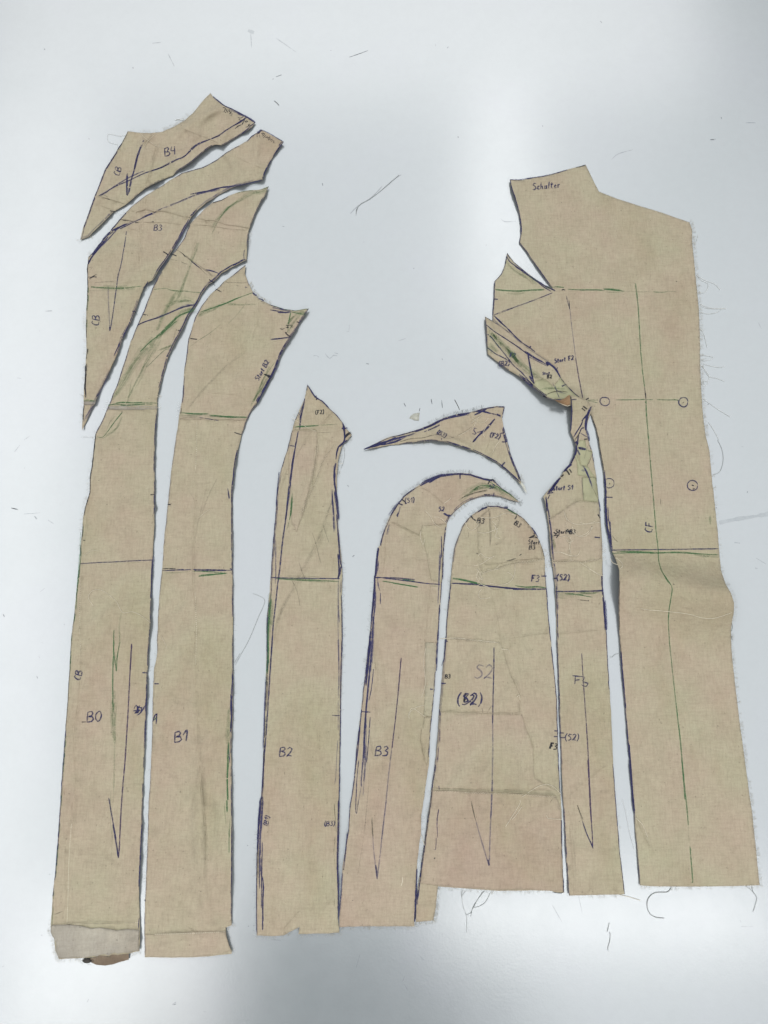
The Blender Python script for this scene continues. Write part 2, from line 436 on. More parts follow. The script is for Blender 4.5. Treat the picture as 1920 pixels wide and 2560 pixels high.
        amp = ovl[4] if len(ovl) > 4 else .0002
        zz = []
        for v in vo2:
            zz.append(zf0(v.x, v.y)+lift*1.8+amp*(1+noise.noise(Vector((v.x*.06, v.y*.06, 4)))))
        ob.v = [W(v.x, v.y, z) for v, z in zip(vo2, zz)]
        for f in fo2:
            a, b_, c_ = (vo2[k] for k in f[:3]); f = list(f)
            if (b_-a).cross(c_-a) > 0: f.reverse()
            ob.f.append(tuple(f)); ob.mi.append(0)
        topf = list(ob.f)
        c2 = {}
        for f in list(ob.f):
            for i in range(3):
                e = (f[i], f[(i+1) % 3]); c2.setdefault((min(e), max(e)), []).append(e)
        for k, es in c2.items():
            if len(es) == 1:
                a, b_ = es[0]; i0 = len(ob.v); dz = lift*1.8+amp
                ob.v += [ob.v[a]-Vector((0, 0, dz)), ob.v[b_]-Vector((0, 0, dz))]; ob.f.append((b_, a, i0, i0+1)); ob.mi.append(0)
        k0 = len(allP); allP += [(v.x, v.y, z) for v, z in zip(vo2, zz)]; allF += [tuple(k0+i for i in f) for f in topf]
        q = ob.build(pname, root, loc)
        if len(ovl) > 5: q['label'] = ovl[5]
    bvh2 = BVHTree.FromPolygons([Vector(p) for p in allP], allF)
    def zf(x, y):
        h_ = bvh2.ray_cast(Vector((x, y, 1)), Vector((0, 0, -1)))
        return h_[0].z if h_[0] else hz(x, y)
    # marks
    def draw(m_, w, rep, st, lift=ink_lift, jit=.35):
        spread = 1.7
        if m_ in 'GP' and rep >= 3: w *= 1.7; rep = min(3, (rep+1)//2+1) if m_ == 'G' else 2; spread = 5.5
        for r in range(rep):
            j = 0 if r == 0 else spread
            off = (rnd.uniform(-j, j), rnd.uniform(-j, j))
            q = [(x+off[0]+rnd.uniform(-j, j)*.5, y+off[1]+rnd.uniform(-j, j)*.5) for x, y in st]
            c_ = catmull(q, 4)
            c_ = [(x+jit*noise.noise(Vector((x*.12, y*.12, r+.5))), y+jit*noise.noise(Vector((x*.12, y*.12, r+7.5)))) for x, y in c_]
            if r and len(c_) > 8:
                a = rnd.randint(0, len(c_)//3); c_ = c_[a:len(c_)-rnd.randint(0, len(c_)//3)]
            mb.ribbon(c_, max(w, 2.3 if m_ in 'nk' else 0)*(.90 if m_ in 'nkmv' else .8), m_, zf, lift+.00003*r)
    for line in marks.strip().splitlines():
        line = line.strip()
        if not line: continue
        win, m_, ws, s_ = line.split(None, 3)
        rep = 1
        if '*' in ws: ws, rep = ws.split('*'); rep = int(rep)
        draw(m_, float(ws), rep, pts(win, s_))
    for (s_, x, y, h, ang, m_, w) in texts:
        for st in text_strokes(s_, x, y, h, ang, .12): draw(m_, w*1.55, 1, st, ink_lift+.00005, .2)
    for e in edges:
        (m_, w, rep, gap, inset, a, b_) = e
        ia = min(range(len(O1)), key=lambda i: (O1[i][0]-a[0])**2+(O1[i][1]-a[1])**2)
        ib = min(range(len(O1)), key=lambda i: (O1[i][0]-b_[0])**2+(O1[i][1]-b_[1])**2)
        n = len(O1); fw = (ib-ia) % n; bw = (ia-ib) % n
        idx = [(ia+k) % n for k in range(fw+1)] if fw <= bw else [(ia-k) % n for k in range(bw+1)]
        for r in range(rep):
            run = []; st_ = []
            ins = inset+(rnd.uniform(0, 3.2) if r else 0)
            for k in idx:
                p0, p1 = O1[(k-1) % n], O1[(k+1) % n]; dx, dy = p1[0]-p0[0], p1[1]-p0[1]; L = math.hypot(dx, dy) or 1
                q = (O1[k][0]-dy/L*ins, O1[k][1]+dx/L*ins)
                if not inside(O1, *q): q = (O1[k][0]+dy/L*ins, O1[k][1]-dx/L*ins)
                gg = noise.noise(Vector((O1[k][0]*.035, O1[k][1]*.035, r*5.1+seed)))
                if gg < gap-.5:
                    if len(run) > 2: st_.append(run)
                    run = []
                else: run.append(q)
            if len(run) > 2: st_.append(run)
            for s2 in st_: mb.ribbon(catmull(s2, 4), w*(.78 if r == 0 else .5), m_, zf, ink_lift+.00003*r, .55)
    for (win, s_) in seams:        # machine stitches: short pale dashes
        c_ = catmull(pts(win, s_), 2.2)
        for i in range(0, len(c_)-1, 2): mb.ribbon(c_[i:i+2], 1.3, 'w', zf, .0003, 0, False)
    panel = mb.build('cloth_panel', root, loc)
    # frayed fibres along chosen edge stretches
    if fray:
        fb = MB()
        for (a, b_, cntf, ln, m_) in fray:
            ia = min(range(len(O1)), key=lambda i: (O1[i][0]-a[0])**2+(O1[i][1]-a[1])**2)
            ib = min(range(len(O1)), key=lambda i: (O1[i][0]-b_[0])**2+(O1[i][1]-b_[1])**2)
            n = len(O1); fw = (ib-ia) % n; bw = (ia-ib) % n
            idx = [(ia+k) % n for k in range(fw+1)] if fw <= bw else [(ia-k) % n for k in range(bw+1)]
            for _ in range(cntf):
                k = rnd.choice(idx); p0, p1 = O1[(k-1) % n], O1[(k+1) % n]; dx, dy = p1[0]-p0[0], p1[1]-p0[1]; L = math.hypot(dx, dy) or 1
                nx, ny = -dy/L, dx/L
                if inside(O1, O1[k][0]+nx*3, O1[k][1]+ny*3): nx, ny = -nx, -ny
                l_ = ln*rnd.uniform(.25, 1.0)*.8; ax = math.atan2(ny, nx)+rnd.uniform(-.7, .7); x, y = O1[k][0]-nx*2, O1[k][1]-ny*2
                cv = rnd.uniform(-.25, .25); z = hz(x, y)+.0003; q = []
                st = max(2.0, l_/7)
                for i in range(7):
                    q.append(W(x, y, max(.0004, z*(1-i/7)+.0004)))
                    x += math.cos(ax)*st; y += math.sin(ax)*st; ax += cv
                fb.tube(q, .00010, m_, 3)
        fb.build('frayed_edge', root, loc)['kind'] = 'stuff'
    if extra: extra(root, loc, zf, hz)
    PIECES.append((root, zf)); return root, zf, hz

def thread_obj(name, label, p, z=.0006, r=.00022, mat='thr', parent=None, loc=None, zf=None, cat='thread', group='loose threads and lint on the table', dz=None):
    c_ = catmull(p, 4); mb = MB()
    q = []
    for i, (x, y) in enumerate(c_):
        zz = (zf(x, y)+.0005 if zf else z)+(dz*math.sin(math.pi*i/len(c_)) if dz else 0)
        q.append(W(x, y, zz+.0003*abs(noise.noise(Vector((x*.1, y*.1, 1))))))
    mb.tube(q, r, mat, 4)
    if parent: return mb.build(name, parent, loc)
    L = W(c_[0][0], c_[0][1], 0)
    o_ = mb.build(name, None, L); o_['label'] = label; o_['category'] = cat; o_['group'] = group
    return o_

# ------------------------------------------------------------------ the table top
tb = MB()
zt = lambda x, y: 0.0
tm = '''
B ts 1.6 980,215 1005,240 1028,262
_ ts 2 876,534 896,514 930,492 955,466
_ td 1.3 890,536 893,520 905,508
_ td 1.4 1104,1000 1106,1020
_ td 1.3 222,345 223,349
_ td 2.4 111,122 112,124
_ td 2 332,168 333,171
_ td 1.6 681,198 684,197
_ td 1.4 690,192 704,187
_ td 1.2 873,143 905,132 920,126
_ ts 1.6 420,134 436,166
_ ts 1.6 627,85 629,120
_ ts 1.4 690,95 740,130
_ ts 2 380,108 402,106
_ td 1.5 806,458 807,464
_ td 1.4 706,566 711,566
_ td 1.5 1145,341 1146,344
_ td 1.5 1034,670 1035,672
_ td 1.5 1356,314 1357,316
_ td 1.6 1776,349 1785,349
_ td 1.4 1501,53 1505,57
_ td 1.2 1118,120 1121,117
_ td 1.4 1803,293 1804,297
_ ts 1.4 1528,400 1545,385 1582,374
_ ts 1.5 960,469 980,452 1003,437
_ td 1.3 1010,1008 1014,1016
_ td 1.4 915,909 922,910
_ ts 1.7 783,890 790,888 797,893
_ ts 1.7 813,884 824,896 834,888 843,890
_ ts 1.3 836,882 845,884
_ td 1.2 1048,1028 1050,1020
_ ts 1.4 994,853 1014,846
_ td 1.3 1105,896 1106,900
_ ts 1.4 866,828 872,829 873,812
_ td 1.7 1078,998 1080,1010
_ td 1.6 868,1213 872,1216
_ td 1.6 881,1392 886,1388
_ td 1.4 113,778 130,777
_ td 2 28,1270 45,1274
_ ts 3 86,1290 92,1298
_ ts 1.5 60,1285 100,1282
_ td 1.5 8,1536 11,1542
_ ts 1.4 97,1640 99,1645
_ td 1.3 92,1690 94,1696
_ ts 1.4 60,1100 74,1090
_ ts 1.5 36,1130 50,1112
_ td 1.6 1869,1228 1868,1232
_ td 1.8 1790,1268 1791,1271
_ tsm 9 1798,1307 1840,1298 1880,1292 1925,1284
_ tsm 10 1755,1352 1760,1350 1770,1354
_ tsm 3 1836,1356 1850,1358
_ ts 1.2 1890,1395 1915,1410
_ ts 1.4 1888,1420 1894,1421
_ tsm 12 620,76 635,82
_ ts 1.5 1395,555 1396,565 1400,570
_ td 1.5 1215,612 1216,613
_ ts 1.3 1252,546 1262,554 1290,553
_ ts 1.6 1850,2300 1853,2306
_ tsm 4 1050,2392 1060,2400
_ ts 1.3 890,2420 900,2385
_ ts 1.4 1006,2455 1012,2440
_ ts 1.6 1010,2460 1020,2476
_ ts 1.3 430,2512 440,2505
_ td 1.2 434,2512 440,2510
_ ts 1.2 218,2505 222,2498
_ td 1.3 700,2105 702,2106
_ td 1.3 618,2113 620,2114
_ td 1.3 620,2315 622,2316
_ ts 1.2 1380,2262 1405,2305
_ ts 1.2 1446,2238 1456,2284
_ ts 1.2 1780,348 1790,348
_ ts 1.2 120,1300 135,1310
_ ts 1.2 100,1480 112,1470
_ td 1.2 160,1560 161,1562
_ ts 1.4 1740,2040 1760,2046
'''
for line in tm.strip().splitlines():
    win, m_, ws, s_ = line.split(None, 3); tb.ribbon(catmull(pts(win, s_), 4), float(ws), m_, zt, .00012, .5)
rt = random.Random(3)
for i in range(40):      # fine scuffs and dust, anywhere on the top
    x, y = rt.uniform(0, 1920), rt.uniform(0, 2560); a = rt.choice([0, 0, .1, -.15, rt.uniform(0, 3)]); l_ = rt.choice([2, 3, 3, 5, 12, 26])*rt.uniform(.6, 1.3)
    k = 'td' if l_ < 4 and rt.random() < .55 else 'ts'
    tb.ribbon(catmull([(x, y), (x+math.cos(a)*l_*.5, y+math.sin(a)*l_*.5+rt.uniform(-1, 1)), (x+math.cos(a)*l_, y+math.sin(a)*l_)], 3), rt.uniform(.7, 1.5), k, zt, .00012, .5)
# slab
S0 = len(tb.v); x0, x1, y0, y1, zb = -1.1, 1.1, -1.0, 1.5, -.028
tb.v += [Vector(p) for p in ((x0, y0, 0), (x1, y0, 0), (x1, y1, 0), (x0, y1, 0), (x0, y0, zb), (x1, y0, zb), (x1, y1, zb), (x0, y1, zb))]
k = tb.mid('table')
for f in ((0, 1, 2, 3), (7, 6, 5, 4), (0, 4, 5, 1), (1, 5, 6, 2), (2, 6, 7, 3), (3, 7, 4, 0)):
    tb.f.append(tuple(S0+i for i in f)); tb.mi.append(k)
to = tb.build('table_top'); to['kind'] = 'structure'
for p in to.data.polygons: p.use_smooth = False


# ================================================================== the pieces
GRP = 'calico pattern pieces laid out on the white table'
# ---- top-left yoke piece "B4"
o4 = [(200.6,599),(209,566.5),(227,516),(237,489),(250,455.6),(263,422),(285,388),(304,357),(316,335),(319,328),(350,331.4),(377,333),(405.6,329),
 (439,314.5),(463,300),(483,282),(504,255.5),(526,232.5),(532,241),(558.5,262.7),(606.7,286.8),(638,305.6),(628.4,318),(604,335),(568,356.7),(553.7,362.7),
 (536.8,361),(524.7,366.4),(498,387),(485,400),(456,419.4),(431,438.7),(410,447),(381.5,460.4),(360,472.5),(335.7,493),(311.5,513.4),(285,528),(266,547),(237,576),(220,592)]
root, zf, hz = piece('pattern_piece', 'topmost calico yoke piece marked B4 with a thick ink arrow, upper left', o4, seed=1, crumple=.0026,
 bumps=[(497,396,52,16,-36,9), (512,262,30,34,-50,4.5), (300,525,60,8,-40,1.5), (560,290,40,14,30,1.2)],
 folds=[lambda x,y: 5*math.exp(-((y-(335-.62*(x-440)))/11)**2)*math.exp(-((x-490)/55)**2)],
 creases=[('A',.8,3,'1000,690 975,780 950,860 930,960 905,1050 885,1110'), ('A',.9,3,'380,1205 450,1225 560,1255 670,1290'), ('A',.5,2.5,'400,1300 480,1330 560,1350'),
          ('A',.45,2.5,'830,550 870,610 940,660 1010,700 1030,660'), ('A',.4,2.5,'980,560 930,610 880,650'), ('A',.3,2.2,'1210,480 1400,560 1560,620 1659,670'), ('A',.3,2,'1470,590 1445,680 1425,790')],
 marks='''
A n 5*2 870,625 840,690 800,800 770,930 740,1030 712,1170
A n 3.2*2 700,968 698,1080 697,1200
A n 3 712,1170 697,1198
A n 3 400,1200 470,1170 560,1110 720,1040 880,965 1060,905 1200,830 1290,790 1390,700 1440,665 1540,620 1659,575
A m 2.6*3 410,1195 560,1110 720,1010 880,940
A n 3 890,960 970,935 1060,900 1180,840
A m 2 1090,880 1180,830 1240,810
B n 3.2 0,820 60,780 130,700 200,655 310,615 400,575 480,520 560,470 640,420 690,385
B n 3*2 560,470 640,425 690,388
B m 2.2 450,530 520,500
B n 2.4 630,395 655,380
A k 1.8 410,1205 520,1240
A p 2 420,1200 450,1190 495,1215
A k 1.6 505,1345 530,1360 570,1362
B n 3.2*2 340,170 450,258 540,300 650,360 690,380 780,438
B m 2.5*3 520,310 600,345 700,385 780,440
B m 6 600,345 690,380 770,432
B n 2.4 780,438 735,475 640,560
B k 2 445,285 470,290 455,330
B k 1.8 465,290 480,310 470,340 490,300
B k 1.9 490,335 510,300 515,330
B k 1.9 510,355 530,325 525,355 540,348 535,372 515,368
B k 2.4 600,388 625,395 610,410 640,420 620,430
B k 2.4 645,462 660,430 672,400
B k 1.8 672,425 688,440
B k 1.8 690,420 700,435
B k 2 705,465 722,455 712,480 735,470
B k 2.2 680,490 700,485 722,460
B k 1.8 570,505 600,480 640,462
A G 2 600,660 590,760 520,830
A G 2 650,640 600,760''',
 texts=[('B4', 410, 370, 21, 10, 'n', 2.2), ('CB', 284, 436, 16, 78, 'n', 2.1)],
 edges=[('n',2.6,2,.12,1.2,(202,597),(304,357)), ('m',2,3,.2,2,(202,597),(285,528)), ('n',2.4,1,.15,1,(431,438),(536,361)), ('n',2.2,1,.2,1,(536,361),(628,318)), ('m',2,1,.35,1.2,(335,493),(410,447)), ('k',1.6,1,.3,1,(304,357),(319,330))],
 fray=[((405,329),(483,282),26,16,'fuzz'), ((319,328),(405,329),10,6,'fuzz'), ((200,599),(311,513),24,7,'fuzz'), ((438,315),(470,292),8,26,'fuzz')])
thread_obj('frayed_thread', None, pts('A', '830,545 880,600 960,660 1010,690 1035,665 1020,700'), parent=root, loc=root.location, zf=zf, mat='w')
thread_obj('frayed_thread', None, pts('A', '990,560 940,600 900,650 870,700'), parent=root, loc=root.location, zf=zf, mat='w')
thread_obj('frayed_thread', None, pts('A', '690,565 620,580 500,560 495,620 520,650 600,670'), parent=root, loc=root.location, mat='lint', r=.0002)

# ---- second back yoke piece "B3" with CB edge
o3 = [(205.5,1075),(206,1050.8),(209,1017),(210,968.8),(214,915.7),(216.3,872),(215,824),(215,813),(215.6,784.5),(218.7,717),(217.5,673.6),(220.6,642.3),(233,630),(246.4,611),
 (265.7,589),(294.7,554),(314,531),(328.4,517),(350,499),(368,487),(410.4,460.4),(435.7,444.7),(453.8,432.7),(497,420.6),(505.5,418),(536.8,402.5),(563,383),(592,366.4),
 (616.4,353),(628.4,341),(653,323.7),(708.5,354.3),(682.7,390.5),(664.6,421.8),(656,448.3),(633,453),(604,460.4),(575.4,471),(546.4,487),(517.5,505),(493.4,525.5),(479,540),
 (470.7,555.5),(456,579.6),(437,615.7),(417.6,644.7),(396,676),(381.5,700),(364.6,709.8),(357.4,721.8),(347.7,748.3),(338,777.3),(323.6,811),(304.3,849.6),(294.7,882),(275.4,925.4),
 (261,954.3),(240.4,997.7),(234.4,1012),(217.5,1048)]
root, zf, hz = piece('pattern_piece', 'calico yoke piece marked B3 and CB with a thin arrow, just below the B4 piece', o3, seed=2, crumple=.0024,
 bumps=[(680,405,20,50,30,6), (365,735,16,60,22,9), (300,870,12,90,24,4.5), (420,500,60,20,-30,1.5), (390,590,40,60,0,1.6), (215,1035,20,20,0,2), (600,455,60,8,-15,2)],
 creases=[('C',1.4,4,'735,115 800,130 900,105 980,130 1060,120 1180,150 1270,175 1360,185'), ('A',.7,3,'905,1190 895,1250 880,1330'), ('C',.5,3,'820,210 825,330 820,480 815,620 820,760'), ('C',.4,3,'845,210 850,350 835,500 840,640'),
          ('C',.4,2.5,'700,300 760,310 850,330'), ('A',.45,2.5,'1170,1140 1130,1260 1120,1330'), ('B',.3,2.2,'215,930 180,1100 120,1330 110,1400'), ('B',.25,2.2,'560,790 700,860 880,930'),
          ('C',.6,3,'830,745 900,730'), ('C',.35,2,'610,205 760,215 900,235 1100,240 1300,265'), ('E',1.1,3.4,'250,850 300,850 370,850'), ('E',.8,2.4,'258,880 300,882 350,882')],
 marks='''
A n 3*2 440,1655 500,1590 600,1530 700,1490
A n 2.6 620,1545 780,1465 860,1430 1000,1360 1060,1330
A n 2.6*2 830,1440 900,1400 1000,1365
A m 3*2 1060,1330 1150,1300 1300,1240 1420,1190 1580,1150 1659,1140
A m 2.4*3 1350,1185 1480,1160 1659,1130
B n 3.2*2 105,1185 280,1150 430,1115 560,1100
B m 3*2 430,1115 560,1095 720,1065 850,1035
B m 2.2 0,1255 100,1210 200,1175 380,1150
A m 2.6*2 560,1560 700,1490 760,1465
A k 1.6 620,1445 680,1455 760,1468
A k 1.6 780,1478 820,1475
A k 1.6 935,1475 970,1470
C n 4*3 292,665 330,590 420,480 500,380
C m 3*3 350,560 480,430 620,280 700,245
C n 2.6 440,410 520,350 640,270 700,248
C n 2.6 690,322 670,460 630,680 600,800 570,1020 540,1230 518,1358
C m 2.4 500,895 500,1000 510,1200 518,1350
C n 3.4 512,1300 518,1358
C g 1.8*2 320,898 420,905 560,912 700,908 850,892
C G 4*3 400,905 600,912 780,905
C G 2 300,940 450,935 600,935
C p 1.6 360,855 450,850 560,845
C k 1.8 285,795 320,800 380,770
C k 2 305,815 350,795 380,800
C p 1.6 300,700 335,695 320,720 350,715
C p 1.6 330,630 345,620
C p 1.4 300,835 315,820
C n 1.8 865,910 890,890 910,845
C k 3 1070,535 1090,548 1118,566
C k 2.6 748,1152 770,1158 788,1162
C m 2.6*3 1350,200 1290,300 1200,460 1170,510
C n 2.2 1130,580 1080,660 1020,740
C n 2.4 780,1130 730,1250 690,1350 650,1430
E p 2*3 360,820 430,700 500,560 560,420
E n 2*2 560,370 600,280 640,200
E m 2.2*2 240,1060 290,970 345,890
E m 1.8*2 380,800 450,680 520,530
E g 2.4*2 250,830 300,830 370,840
E k 3*2 262,470 262,600 255,700 265,770 262,810
E k 2.4*2 250,880 240,960 236,1040
B n 3*2 842,513 800,545
B n 2.4 842,515 930,555 1072,640
B n 3.2*2 1072,642 1020,710 965,790 
B n 2.8*2 945,830 900,910 870,980 855,1025
B n 2.2 1025,680 1045,650 1060,640
B k 2.2 828,548 800,560 800,590 828,592 820,565
B k 2 850,585 880,560 845,550 865,575
B k 2 862,600 890,575
B k 2 885,600 905,588 912,605 935,588
B k 2 915,622 935,605 940,625 958,612
B k 2.2 945,640 960,628 975,632 965,655 985,650''',
 texts=[('B3', 386, 561, 15, -3, 'n', 2.0), ('CB', 229, 812, 19, 87, 'n', 2.2)],
 edges=[('n',2.6,2,.15,1,(220,642),(314,531)), ('k',2,1,.3,1,(216,872),(220,650)), ('k',2.6,2,.3,1.4,(210,968),(215,872)), ('m',1.8,1,.2,1,(314,531),(410,460)), ('n',2.2,1,.1,1,(435,445),(653,324)),
        ('m',2,3,.2,1.5,(633,453),(493,525)), ('n',2.2,3,.1,1.8,(493,525),(381,700)), ('n',2.2,2,.15,1.5,(347,748),(294,882)), ('m',2,2,.15,1.2,(275,925),(217,1048)), ('g',2,1,.35,3,(218,717),(215,824))],
 fray=[((213,950),(216,784),34,7,'fuzz'), ((206,1050),(212,940),16,10,'fuzz'), ((314,531),(220,642),14,5,'fuzz')],
 overlays=[('seam_tuck','grey',.0004,[(209.5,1004),(239,1003),(236,1011),(209.5,1012)],.0003)])

# ---- long centre-back piece "B0"
o0 = [(672.3,466),(652.5,473.7),(618.8,476),(592,481),(570.6,490.5),(553.7,499),(532,506),(510,523),(489.8,545),(474,561.7),(461,594),(439.3,625.4),(415.2,664),(397,690.5),(381.5,719.4),
 (371.8,743.5),(359.8,777.3),(343,813.4),(328.4,849.6),(314,895.4),(304.3,925.4),(294.7,956.7),(285,978.4),(275.4,1005),(268,1021.8),(256,1050.8),(238,1084.5),(235.6,1108.6),(232,1147),
 (224.7,1197.8),(224,1231),(210.4,1276.4),(206,1315.6),(201.4,1370),(199,1409),(192.3,1469),(184.8,1541.7),(177.3,1602),(173.6,1677),(170.8,1720.6),(163.3,1826),(154,1946.6),(147,2065),
 (137.7,2180.6),(131.6,2240.8),(127,2310),(126.5,2331),(136,2349),(137.7,2373.4),(146.7,2397.5),(190.4,2396),(235.6,2393),(252,2388),(271.8,2391),(280,2386),(293,2386.5),(323,2384),(335,2380),(348.6,2378),(350,2316),
 (347,2216.7),(354.7,2060),(356,2022),(359,1931.5),(362,1856),(366.7,1720.6),(370.5,1632),(376,1556.7),(377.7,1496.5),(380.7,1400),(385,1330.7),(386.7,1240),(386,1161.7),(387.5,1089),
 (392.3,1031.5),(393.5,993),(398.3,968.8),(409,935),(420,891.6),(437,855.5),(449,833.8),(456.2,820.7),(473,787),(490,762.8),(504.4,733.9),(521.3,709.8),(532,705),(553.7,683),(577.8,668.8),(616.4,649.5),
 (617.6,615.7),(621.2,577),(628.4,558),(640.5,529),(655,500),(664.6,484.5)]
def x0(root, loc, zf, hz):
    pass
